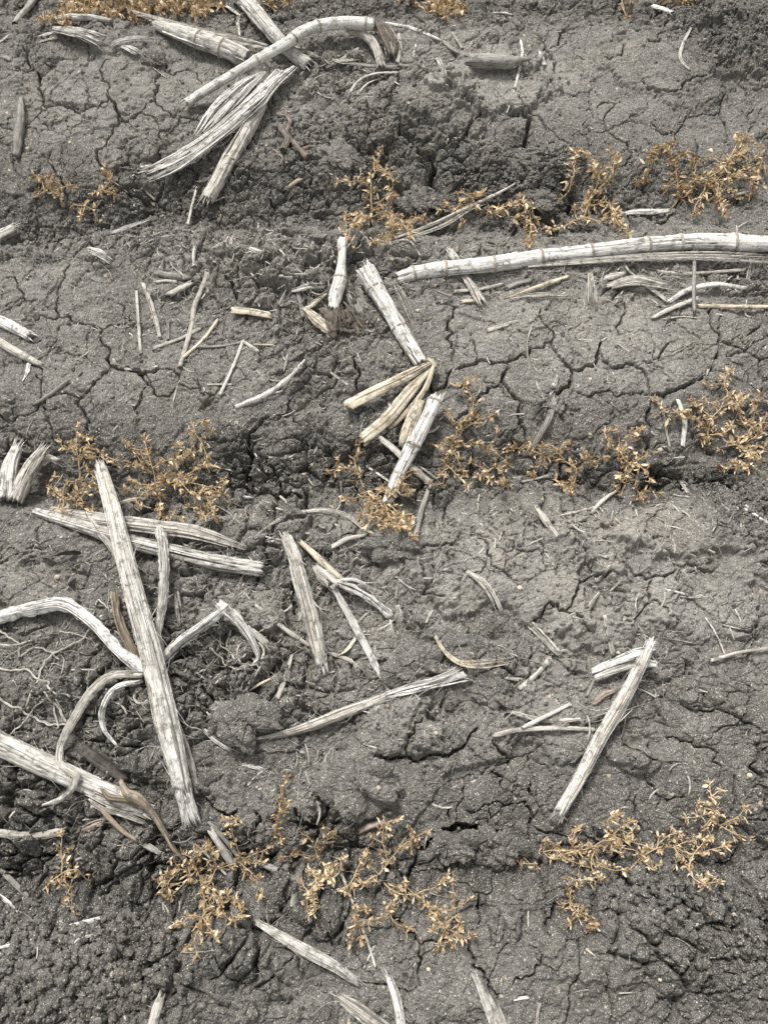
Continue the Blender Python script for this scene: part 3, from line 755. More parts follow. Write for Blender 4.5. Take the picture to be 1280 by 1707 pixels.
def stalk(label, pts, w, cat='stalk', name='corn_stalk', **k):
    pts = pts_(pts); mid = hit(*pts[len(pts) // 2][:2]); o = empty(name, tuple(mid)); o['_o'] = [float(v) for v in mid]; tag(o, label, cat)
    stem_into(o, pts, w, **k); return o
def sheath_into(o, pts, w, m='white', curl=.9, n=1, name='leaf_sheath', lift=0, rollv=0., follow=.3, th=.0009, wav=.08, sh=5):
    rg = np.random.RandomState(nseed()); P, r = lay(pts_(pts), np.array(w) * .67, rest=.35, lift=lift, follow=follow, step=.003); mb = MB()
    strip(mb, P, r * 2, th=th, curl=curl, roll=rollv + .3 * perlin(np.linspace(0, 3, len(P)), np.zeros(len(P)) + _seed[0], 1), seed=_seed[0], nc=11, wav=wav)
    add_shreds(mb, P + [0, 0, .0008], r, sh, rg, spread=.8, wmul=.3, splay=.1, mn=.25, flat=.4)
    return mb.build(name, M[m], o)
def shred(label, pts, w, n=40, m='white', name='shredded_stalk', cat='shredded stalk', parent=None, part='strand_bundle', wmul=.35, splay=.5, mn=.35, fringe=0, lift=0, flat=.6, core=None):
    rg = np.random.RandomState(nseed()); P, r = lay(pts_(pts), np.array(w) * .92, rest=.25, lift=lift, step=.004); mb = MB()
    add_shreds(mb, P, r, n, rg, splay=splay, wmul=wmul, mn=mn, flat=flat)
    if fringe: fibres(mb, P, r, fringe, rg)
    if parent is not None: return mb.build(part, M[m], parent)
    return tag(single(mb, name, M[m]), label, cat)
WS = .86
def straw(label, pts, w, m='shaggy', name='straw', cat='straw', kind='straw', lift=0.0, flat=.7, group=None, follow=.15, wig=0., parent=None, part=None):
    pts = pts_(pts); sd_ = nseed(); P, r = lay(pts, np.atleast_1d(w) * (WS if parent is None else .75 if part == 'brace_root' else 1), rest=.36, lift=lift, follow=follow if kind != 'root' else .7, step=.003); n = len(P); mb = MB(); rg = np.random.RandomState(sd_)
    s = np.concatenate([[0], np.cumsum(np.linalg.norm(np.diff(P, axis=0), axis=1))])
    if kind == 'straw':
        r = r * (1 + .12 * perlin(s * 60, s * 0 + sd_, 2)); tube(mb, P, r, nc=12, flat=flat, groove=.24, seed=sd_, ragged=float(r.mean()) * 2.2, sides=6)
        if r.mean() > .002: add_shreds(mb, P, r * .98, 4, rg, spread=.9, wmul=.4, splay=.2, mn=.25, flat=.72); fibres(mb, P, r, 3, rg, L=(.008, .025))
    elif kind == 'root':
        P = P + np.stack([perlin(s * 70, s * 0 + sd_, 5), perlin(s * 70, s * 0 + sd_ + 9, 6), .5 * np.abs(perlin(s * 40, s * 0 + sd_ + 4, 7))], 1) * (.0035 + wig)
        P[:, 2] = np.maximum(P[:, 2], gz(P[:, 0], P[:, 1]) + r * .3)
        r = r * (1 + .3 * perlin(s * 120, s * 0 + sd_, 2)); tube(mb, P, r, nc=12, groove=.3, seed=sd_, ragged=float(r.mean()))
        if r.mean() > .0035: add_shreds(mb, P, r * 1.05, 16, rg, splay=.4, wmul=.25, mn=.3, flat=1.0)
        if r.mean() > .002: fibres(mb, P, r, int(len(P) * .8), rg, L=(.006, .02), rad=.00028)
    elif kind == 'leaf':
        w2 = 2 * r; strip(mb, P, w2, th=.0006, curl=.55, roll=rg.normal(0, .25) + np.linspace(0, rg.normal(0, .8), n), seed=sd_, nc=7, wav=.10)
    elif kind == 'board':
        strip(mb, P, 2 * r, th=float(r.mean()) * .4, curl=.3, roll=rg.normal(0, .15), seed=sd_, nc=9, wav=.015, tear=.3)
        add_shreds(mb, P + [0, 0, .0006], r, 4, rg, spread=.9, wmul=.18, splay=0, mn=.4, flat=.1)
    elif kind == 'strands':
        add_shreds(mb, P, r, 14, rg, splay=rg.uniform(-.4, .8), wmul=.36, mn=.3, flat=.4); fibres(mb, P, r, 6, rg, L=(.008, .02))
    if parent is not None: return mb.build(part, M[m], parent)
    return tag(single(mb, name, M[m]), label, cat, group)

# ------------------------------------------------------------------ dried legume seedlings
def leaflet(mb, p, d, up, L, w, fold, curl, h):
    d = d / (np.linalg.norm(d) + 1e-9); sd = np.cross(d, up); sd /= np.linalg.norm(sd) + 1e-9; nn = np.cross(sd, d)
    t = np.linspace(0, 1, 6); prof = np.array([.12, .7, 1.0, .95, .6, .06]) * w * .5
    ang = curl * t; cx = np.cumsum(np.cos(ang)) / 6 * L; cz = np.cumsum(np.sin(ang)) / 6 * L
    ctr = p + d * (cx - cx[0])[:, None] + nn * (cz - cz[0])[:, None]
    cf, sf = math.cos(fold), math.sin(fold)
    V = np.stack([ctr + (sd * cf + nn * sf) * prof[:, None], ctr, ctr + (-sd * cf + nn * sf) * prof[:, None]], 1).reshape(-1, 3)
    mb.add(V, _LQ, np.zeros((18, 2)), np.clip(h + np.array([.08, -.06, .08] * 6), 0, 1))
_LQ = quads(6, 3, False)
def plant(label, spec, h=.022, leaf=.0122, dens=1.0, dark=0.0, name='dried_seedling', thick=1.0, lw=.34):
    """spec: branches 'x,y x,y ...' split by ';' in photo pixels, each from its base to its tip"""
    sd_ = nseed(); rg = np.random.RandomState(sd_); brs = [pts_(b) for b in spec.split(';')]
    tk = mpp(brs[0][0][1]) / .00105; leaf = leaf * tk; dens = dens * (1.0 if brs[0][0][1] > 1200 else 1.0); dark = dark + rg.normal(0, .09); base = hit(*brs[0][0][:2]); o = empty(name, tuple(base)); o['_o'] = [float(v) for v in base]; tag(o, label, 'dried plant', 'withered seedlings in the planted furrows')
    known = {}; fol = MB()
    for bi, b in enumerate(brs):
        b0 = known.get(b[0][:2], None); l0 = b0 if b0 is not None else (.002 if bi == 0 else .006); top = h * rg.uniform(.6, 1.25) + l0 * .4
        P = []
        for i, p in enumerate(b):
            t = i / max(1, len(b) - 1); l = l0 + (top - l0) * math.sin(min(1, t * 1.25) * math.pi / 2) - (.45 * top * max(0, t - .7) / .3 if rg.rand() < .6 else 0)
            known.setdefault(p[:2], l); P.append(hit(p[0], p[1], max(.002, l)))
        P = spline(np.array(P), .003); n = len(P); s = np.arange(n)
        P = P + np.stack([perlin(s * .13, s * 0 + sd_ + bi, 1), perlin(s * .13, s * 0 + sd_ + bi + 5, 2), perlin(s * .13, s * 0 + bi, 3)], 1) * .0022
        mb = MB(); tube(mb, P, np.linspace(.0014 * tk if b0 is None else .00105 * tk, .0006 * tk, n) * thick, nc=6, h=float(np.clip(.55 - dark + rg.normal(0, .12), 0, 1)), open_end=True, seed=bi)
        mb.build('stem', M_TWIG, o, hue=True)
        T, Sd, U = frames(P); i = 2 if b0 is None else 1
        pos = 0.0
        L = (n - 1) * .003; nn = max(1, int(L / .0075 * dens)); nodes_ = list(np.linspace(.12 if bi == 0 else .08, .98, nn)) + [1.0]
        for t in nodes_:
            i = min(n - 1, int(t * (n - 1))); tip = t > .93; k = rg.poisson(3.0 if not tip else 5.5) + (1 if tip else 0)
            # a short rachis with leaflets on both sides
            side = rg.choice([-1, 1]); rd = T[i] * rg.uniform(.2, .9) + Sd[i] * side * rg.uniform(.4, 1.1) + U[i] * rg.uniform(-.5, .7); rd /= np.linalg.norm(rd)
            if tip: rd = T[i] + rg.normal(0, .3, 3)
            q0 = P[i]; q1 = q0 + rd * leaf * rg.uniform(.4, 1.1)
            if k > 1: tube(fol, np.array([q0, (q0 + q1) / 2 + rg.normal(0, .0008, 3), q1]), .00038, nc=4, h=.5, open_end=True)
            for j in range(k):
                p = q0 + (q1 - q0) * rg.uniform(.3, 1) if k > 1 else q0
                d = rd * rg.uniform(.1, 1.) + rg.normal(0, .65, 3) + np.array([0, 0, -.1]); up = np.array([0, 0, 1.]) + rg.normal(0, .6, 3)
                sz = leaf * rg.uniform(.5, 1.5); leaflet(fol, p, d, up, sz, sz * lw * rg.uniform(.6, 1.25), rg.uniform(.2, 1.3), rg.normal(0.5, 1.7), float(np.clip(rg.normal(.54, .33) - dark, 0, 1)))
    fol.build('foliage', M_LEAF, o, hue=True)
    return o
# ------------------------------------------------------------------ large stalks, one by one
o = stalk('split stalk lying under the steep leaning stalk', '60,853 120,872 200,897 280,918 360,937 436,949', [16, 24, 28, 30, 32, 30], nodes=(.07, .60), slits=.8, groove=.14, patch=14, fr=0, fringe=14)
shred(None, '85,850,.004 160,865,.008 240,876,.012 320,886,.012 412,915,.006', [12, 22, 26, 24, 10], n=46, m='shaggy', parent=o, part='shredded_rind', splay=.3)
o = stalk('thickest shaggy stalk leaning steeply across a split stalk, torn lower end', '168,776,.02 190,850,.034 222,980,.034 255,1100,.030 285,1230,.024 304,1308,.012', [18, 27, 36, 41, 43, 34], m='white', groove=.12, slits=.5, patch=46, fr=40, fringe=46, frM='white', nc=40, ragged=.02)
sheath_into(o, '236,1112,.022 195,1082,.026 152,1035,.024 105,1005,.02 60,1010,.014 -10,1028,.012', [40, 26, 30, 34, 36, 34], curl=.8)
sheath_into(o, '268,1100,.018 300,1068,.022 340,1040,.026 374,1012,.028', [30, 26, 24, 22], curl=.9)
sheath_into(o, '372,1012,.028 398,1036,.022 420,1068,.014 430,1095,.006 422,1106,.003', [26, 24, 18, 12, 6], curl=.9)
sheath_into(o, '266,878,.03 272,940,.026 270,1000,.02 262,1052,.014 268,1092,.012', [26, 26, 24, 20, 22], curl=.8)
sheath_into(o, '235,1124,.020 185,1126,.022 150,1155,.020 122,1200,.018 102,1240,.016 100,1272,.022 124,1290,.030 122,1310,.026 100,1332,.012 70,1342,.006', [14, 20, 22, 20, 18, 18, 18, 16, 14, 8], curl=.9, m='shaggy')
sheath_into(o, '235,1134,.016 190,1148,.018 170,1180,.014 172,1215,.010 194,1242,.005', [12, 16, 16, 12, 6], curl=.9)
sheath_into(o, '145,855,.02 165,885,.022 190,920,.020 205,960,.014', [10, 14, 14, 8], curl=.8, m='shaggy')
sheath_into(o, '190,990,.010 200,1040,.012 222,1090,.014 240,1120,.016', [18, 22, 24, 14], curl=.6, m='brown')
sheath_into(o, '298,1215,.014 318,1270,.01 328,1320,.004', [12, 16, 8], curl=.6, m='shaggy')
o = stalk('thick pale stalk at the left edge with brown brace roots at its end', '-40,1218 40,1258,.006 120,1295,.008 190,1325,.008 238,1347,.004', [44, 45, 42, 36, 24], m='white', groove=.10, slits=.35, patch=24, fr=14, fringe=26, nc=36)
straw(None, '203,1305,.030 212,1322,.032 232,1332,.030 255,1356,.022 275,1388,.012 292,1418,.006 307,1434,.003', [10, 18, 20, 14, 12, 10, 5], m='brown', kind='straw', parent=o, part='brace_root', flat=1.0)
straw(None, '173,1318,.022 184,1330,.024 215,1335,.020 250,1352,.010', [8, 16, 13, 8], m='brown', parent=o, part='brace_root', flat=1.0)
straw(None, '163,1340,.010 185,1366,.010 205,1385,.006 226,1400,.003', [12, 12, 10, 8], m='brown', parent=o, part='brace_root', flat=1.0)
shred(None, '150,1325,.014 180,1340,.012 215,1352,.008 250,1368,.004', [20, 26, 22, 12], n=16, m='shaggy', parent=o, part='shredded_rind')
stalk('thin curved stalk of twisted fibres ending above a lone upright seedling', '-20,1386 30,1392 70,1392 105,1385', [14, 15, 14, 17], m='shaggy', groove=.2, slits=.4, patch=14, fringe=4)
o = stalk('long jointed bleached stalk lying level across the ridge to the picture edge', '663,465 690,456 742,448 822,440 900,429 985,420 1083,408 1180,403 1300,408', [28, 31, 32, 33, 32, 32, 33, 35, 35], nodes=(.045, .128, .252, .375, .505, .655, .74, .88), groove=.06, slits=.45, patch=10, fringe=10, ragged=.004)
shred(None, '880,444,.004 960,437,.006 1060,430,.006 1170,427,.006 1290,432,.005', [6, 10, 15, 18, 18], n=44, m='shaggy', parent=o, part='leaf_sheath', splay=.4, wmul=.22, fringe=34)
o = stalk('stout jointed stalk split by dark slits, slanting down the ridge', '610,452,.004 628,484,.006 650,520,.006 668,550,.005 690,588,.004 702,606,.003', [40, 36, 33, 33, 29, 27], nodes=(.20, .63), groove=.08, slits=1.0, patch=16, fr=8, frE=(0,), fringe=8, ragged=.006, nc=36)
sheath_into(o, '600,462,.004 600,490,.004 612,512,.003', [8, 18, 6], m='shaggy', curl=.5)
shred(None, '655,470,.002 672,500,.002 690,545,.002', [12, 18, 8], n=20, m='shaggy', parent=o, part='frayed_side', wmul=.12, fringe=14)
o = stalk('pale stub in a cluster of torn roots beside the slit stalk', '570,402,.03 570,432,.03 567,465,.024 560,492,.014 556,515,.006', [20, 16, 24, 28, 20], nodes=(.55,), groove=.08, slits=.3, fr=8, frE=(0,), patch=5)
for p, w, m in (('560,520,.010 552,545,.008 560,562,.003', [17, 15, 6], 'umber'), ('575,520,.012 590,540,.006 600,556,.002', [10, 8, 5], 'umber'), ('540,515,.012 555,535,.010 575,545,.004', [12, 15, 7], 'umber'), ('575,535,.012 592,532,.013 612,532,.012', [7, 7, 4], 'umber'), ('560,548,.008 580,552,.008 594,552,.006', [7, 6, 4], 'umber'), ('585,480,.012 592,505,.010 588,525,.006', [9, 12, 8], 'bark')):
    straw(None, p, w, m=m, kind='root', parent=o, part='root', wig=.002)
shred(None, '562,500,.008 572,525,.012 578,556,.003', [16, 36, 40], n=18, m='umber', parent=o, part='root_crown', splay=1.0, wmul=.14, mn=.2, fringe=40)
shred(None, '575,470,.006 590,500,.008 605,530,.004', [16, 24, 12], n=22, m='shaggy', parent=o, part='frayed_side', wmul=.16, fringe=60)
sheath_into(o, '508,513,.010 525,528,.014 545,545,.010 556,556,.005', [12, 26, 24, 10], m='cream', curl=.7)
sheath_into(o, '543,490,.010 522,505,.012 512,512,.008', [6, 13, 8], m='cream', curl=.7)
o = stalk('folded cream husk splayed in two blades, one speckled brown', '712,598,.018 721,606,.016 725,614,.014', [8, 12, 10], m='cream', groove=.2, ragged=.003)
for p, w, m in (('722,600,.018 690,618,.018 640,643,.016 583,672,.012', [6, 17, 21, 21], 'cream'), ('718,612,.014 682,652,.014 648,694,.012 612,725,.008', [8, 20, 21, 20], 'cream'), ('724,606,.018 706,652,.016 662,702,.012 608,742,.006', [6, 9, 8, 4], 'cream')):
    straw(None, p, w, m=m, kind='board', parent=o, part='husk_blade')
o = stalk('upright-leaning split stalk with a shredded tan side, its foot in yellow leaves', '727,664,.026 710,702,.024 690,742,.020 668,785,.014 646,838,.006', [26, 27, 28, 24, 24], nodes=(.03, .47, .74), groove=.08, slits=.8, patch=12, fr=10, frE=(0, 1), fringe=8, nc=32)
shred(None, '700,668,.018 690,690,.018 678,722,.016 670,745,.012', [14, 22, 22, 10], n=26, m='cream', parent=o, part='shredded_rind', splay=.1)
straw(None, '684,738,.012 672,770,.010 658,805,.006 645,828,.004', [16, 17, 16, 12], m='white', parent=o, part='split_half')
straw(None, '708,720,.014 722,716,.012 730,710,.010', [5, 7, 4], m='white', kind='leaf', parent=o, part='sliver')
o = stalk('bleached jointed stalk at the top, half hidden behind the bent stalk', '262,42,.006 310,58,.008 345,70,.008 378,82,.008 412,98,.004', [22, 34, 38, 38, 36], nodes=(.50, .75), groove=.07, slits=.4, fr=10, frE=(0,), patch=10, fringe=8)
sheath_into(o, '217,18,.02 262,30,.020 330,48,.022 400,62,.020 445,74,.014', [12, 14, 12, 12, 8], m='shaggy', curl=.5)
sheath_into(o, '300,45,.022 350,60,.024 410,72,.020 448,80,.014', [4, 12, 14, 8], m='shaggy', curl=.5)
stalk('stalk from the top edge ending in a brown butt beneath the bent stalk', '396,-14,.014 425,20,.014 447,46,.014 475,78,.010 512,108,.004', [34, 33, 31, 28, 30], nodes=(.22,), groove=.10, slits=.5, patch=16, fr=8, fringe=20, m='white')
o = stalk('slender bent stalk lying on top of two others, its root crown hanging down', '312,172,.012 345,150,.018 400,117,.030 440,93,.036 478,72,.036 510,50,.034 560,39,.028 622,40,.022', [20, 19, 19, 21, 22, 24, 25, 27], nodes=(.38, .59, .74, .965), groove=.05, slits=.25, patch=5, fr=14, frE=(0,), fringe=6, ragged=.006)
stem_into(o, pts_('634,44,.018 646,66,.014 654,90,.006'), [24, 28, 16], m='umber', groove=.25, slits=.6, fringe=22, name='root_crown', patch=8)
shred(None, '640,45,.01 652,70,.008 660,95,.003', [22, 30, 24], n=16, m='shaggy', parent=o, part='frayed_side', wmul=.14)
stalk('short curved brown-white stub hanging under the bent stalk', '584,52,.012 612,62,.016 628,84,.012 636,112,.004', [10, 18, 18, 18], m='shaggy', groove=.14, slits=.4, patch=6, fringe=6)
o = empty('shredded_stalk', tuple(hit(380, 230))); o['_o'] = list(map(float, hit(380, 230))); tag(o, 'big sheaf of torn bleached stalk strips spreading down from the bent stalk', 'shredded stalk')
shred(None, '468,122,.014 430,168,.016 395,200,.014 345,240,.010 290,276,.006 236,300,.003', [22, 32, 34, 32, 36, 34], n=54, parent=o, part='torn_rind', splay=.5, wmul=.34, mn=.22, fringe=24)
shred(None, '440,120,.02 405,150,.020 370,185,.014 328,232,.006', [10, 34, 40, 14], n=34, parent=o, part='torn_rind', splay=.3, wmul=.34, mn=.3, fringe=10)
stem_into(o, pts_('438,175,.004 405,230,.006 378,275,.005 346,332,.004'), [20, 30, 30, 28], m='shaggy', groove=.14, slits=.7, patch=20, fr=12, fringe=16, nodes=(.6,))
shred(None, '490,112,.012 455,140,.018 430,168,.018 400,195,.016', [8, 20, 30, 30], n=22, parent=o, part='torn_rind', splay=.1, wmul=.5)
straw('pale splinter with a brown snapped tip below the torn sheaf', '338,328 352,334 372,328', [9, 8, 6], m='cream', kind='leaf', name='splinter', cat='splinter')
straw('short grey fibre chunk beside the tips of the torn sheaf', '238,277 262,275 282,277', [9, 9, 8], m='shaggy', kind='board', name='splinter', cat='splinter')
straw('white sliver poking out past the tips of the torn sheaf', '222,292,.004 235,286 250,284', [4, 7, 6], m='white', kind='leaf', name='splinter', cat='splinter')
o = stalk('straight fibrous stalk standing out over a dark hollow, folded husks at its head', '1086,1070,.026 1062,1120,.024 1030,1180,.020 1000,1230,.016 967,1294,.010 934,1352,.006', [16, 23, 27, 27, 26, 24], m='white', groove=.12, slits=.5, patch=26, fr=22, fringe=26, nc=32)
for p, w in (('1088,1080,.03 1060,1088,.028 1030,1100,.022 990,1117,.010', [8, 15, 13, 10]), ('1076,1104,.026 1040,1112,.020 995,1128,.010', [8, 11, 10]), ('1090,1106,.028 1070,1104,.027 1050,1106,.024', [10, 16, 8])):
    straw(None, p, w, m='white', kind='board', parent=o, part='folded_husk')
stalk('lone whitish stalk piece tapering down from a seedling clump, near the lower edge', '430,1538,.002 470,1562,.006 520,1590,.006 560,1611,.005 594,1636,.003', [12, 19, 22, 19, 14], groove=.12, slits=.5, patch=14, fr=6, fringe=10)
o = empty('split_stalk', tuple(hit(810, 1670))); o['_o'] = list(map(float, hit(810, 1670))); tag(o, 'stalk split lengthwise into pale halves, running out of the bottom edge', 'split stalk')
stem_into(o, pts_('792,1626,.006 806,1660,.006 826,1720,.006'), [14, 17, 18], m='white', name='split_half', slits=.5, groove=.12, fringe=4)
stem_into(o, pts_('800,1640,.004 818,1672,.004 842,1720,.004'), [10, 14, 15], m='shaggy', name='split_half', slits=.6, groove=.15)
stem_into(o, pts_('834,1685,.002 840,1700,.002 845,1720,.002'), [5, 7, 8], m='shaggy', name='sliver')
stalk('narrow whitish stalk end coming up from the bottom edge', '650,1634,.002 660,1664,.006 670,1720,.006', [14, 20, 22], groove=.14, slits=.6, patch=5, fr=4, frE=(0,), fringe=4)
stalk('greyish hollow stalk piece slanting out of the bottom edge', '570,1664,.002 600,1686,.005 648,1722,.006', [18, 26, 28], m='shaggy', groove=.14, slits=.9, patch=8, fr=4, frE=(0,), fringe=4)
stalk('light brown stub lying at the bottom edge among clods', '270,1660,.001 262,1682,.004 252,1722,.004', [14, 21, 22], m='shaggy', groove=.12, slits=.3)
stalk('shaggy brown stalk peeling into strings, standing apart beside a hollow', '478,897,.004 490,925,.010 500,960,.012 512,1005,.012 526,1060,.010 536,1104,.006', [20, 22, 28, 30, 30, 24], m='shaggy', groove=.22, slits=.8, patch=50, fr=20, frE=(0, 1), fringe=44, nc=32)
o = stalk('stub with white blades fanning out and one long thin leg', '528,946,.012 542,962,.014 560,976,.014', [16, 26, 20], m='shaggy', groove=.2, slits=.8, patch=12, fringe=10)
sheath_into(o, '560,970,.018 590,982,.018 618,998,.014 650,1024,.006', [16, 22, 18, 22], m='white', curl=.5, sh=14)
sheath_into(o, '560,968,.018 590,966,.02 614,978,.012', [6, 9, 5], m='white', curl=.6)
straw(None, '556,978,.016 578,1018,.014 606,1070,.010 632,1120,.006 648,1150,.003', [8, 12, 13, 10, 6], m='white', kind='board', parent=o, part='leaf_blade')
straw(None, '520,925,.014 530,935,.014 552,975,.016', [6, 8, 10], m='bark', kind='root', parent=o, part='root')
stalk('tan split stick above the fanned white blades', '503,905,.010 525,925,.014 548,948,.010 575,972,.002', [10, 13, 16, 16], m='cream', groove=.16, slits=.8, patch=8, fringe=8)
stalk('long tapering splinter-like stalk resting under a round clod', '430,1231,.001 480,1222,.006 535,1204,.008 585,1184,.008 640,1162,.006', [5, 14, 21, 22, 20], m='shaggy', groove=.15, slits=.5, patch=20, fringe=12)
shred('bundle of white strips between the brown clod and a smooth lump', '640,1160,.004 690,1146,.006 735,1134,.008 776,1118,.008', [10, 20, 22, 26], n=26, splay=.8, wmul=.22, mn=.25, fringe=16)
straw('thin smooth blade joining the white strip bundle', '640,1126 680,1132,.006 725,1136,.010 772,1124,.012', [5, 8, 12, 14], m='white', kind='board', name='leaf_strip', cat='leaf strip')
straw('twisted tan husk curving round the small clod', '726,1060,.02 740,1084,.014 766,1104,.010 800,1106,.012 850,1100,.014', [4, 6, 9, 15, 8], m='cream', kind='strands', name='husk', cat='husk')
for lb, p, w, m in (('whitest stub at the picture edge, slanting down beside cracks', '-20,526 15,542 50,560', [22, 23, 20], 'white'), ('brown-streaked stick just under the whitest edge stub', '-20,558 30,588 68,607', [16, 17, 10], 'shaggy'),
  ('white broken stalk end at the picture edge in the upper furrow', '-20,404 6,392 24,382', [24, 25, 24], 'white')):
    stalk(lb, p, w, m=m, groove=.1, slits=.7, patch=10, fr=8, fringe=5)
o = stalk('upright grey-white stump of torn fibres, nearest to the picture edge', '28,748,.024 16,782,.018 10,830,.006', [20, 30, 32], m='white', groove=.2, slits=.9, patch=14, fr=14, frE=(0,), fringe=8, name='stalk_stump', cat='stump')
o = stalk('torn brown-white stump with a side root, left of the yellow bushy seedlings', '70,754,.026 50,785,.02 26,832,.006', [20, 32, 34], m='shaggy', groove=.2, slits=.9, patch=16, fr=14, frE=(0,), fringe=12, name='stalk_stump', cat='stump')
stem_into(o, pts_('62,770,.014 80,764,.014 97,768,.010'), [16, 14, 10], m='shaggy', name='side_root', groove=.25, slits=.6, fringe=10)
stalk('spindle-shaped bleached stub under the brown leaves at the top', '70,38,.004 100,31,.010 125,29,.012 155,30,.010 184,35,.008', [4, 13, 15, 13, 10], nodes=(.46,), groove=.08, slits=.4, patch=5)
shred('shredded white stub fanned open below the spindle-shaped one', '90,49,.008 120,54,.012 150,62,.010 176,73,.004', [10, 20, 24, 26], n=44, fringe=6)
shred('arched pale strips next to the shredded white stub', '180,82,.002 200,70,.010 230,65,.012 266,67,.004', [6, 12, 12, 6], n=18, fringe=2)
shred('small fan of pale fibre under the arched strips', '205,78,.002 218,84,.004 232,92,.002', [10, 16, 16], n=16)
straw('dark grey weathered stub standing in a cracked plate', '36,164,.004 34,205,.008 28,258,.002', [8, 17, 15], m='grey', kind='straw', name='stalk_stub', cat='stub', flat=.8)
straw('dark grey knobbly root end on the bare upper ridge', '786,100,.004 820,102,.010 850,103,.012 868,100,.008', [26, 26, 22, 12], m='grey', kind='straw', name='root_stub', cat='root stub', flat=.9)
straw('cream sawn-looking chip ending in brown fluff', '390,516,.008 420,519,.008 448,524,.004', [13, 14, 13], m='cream', kind='board', name='splinter', cat='splinter')
straw('dark brown strip of bark with a pale patch behind the thick pale stalk', '138,1248,.004 168,1268,.008 206,1296,.002', [20, 26, 18], m='bark', kind='board', name='bark_strip', cat='bark')
straw('long grey-black curled leaf on cracked soil', '48,932,.002 85,925,.008 110,919,.010 132,920,.004', [5, 10, 14, 8], m='bark', kind='leaf', name='withered_leaf', cat='leaf')
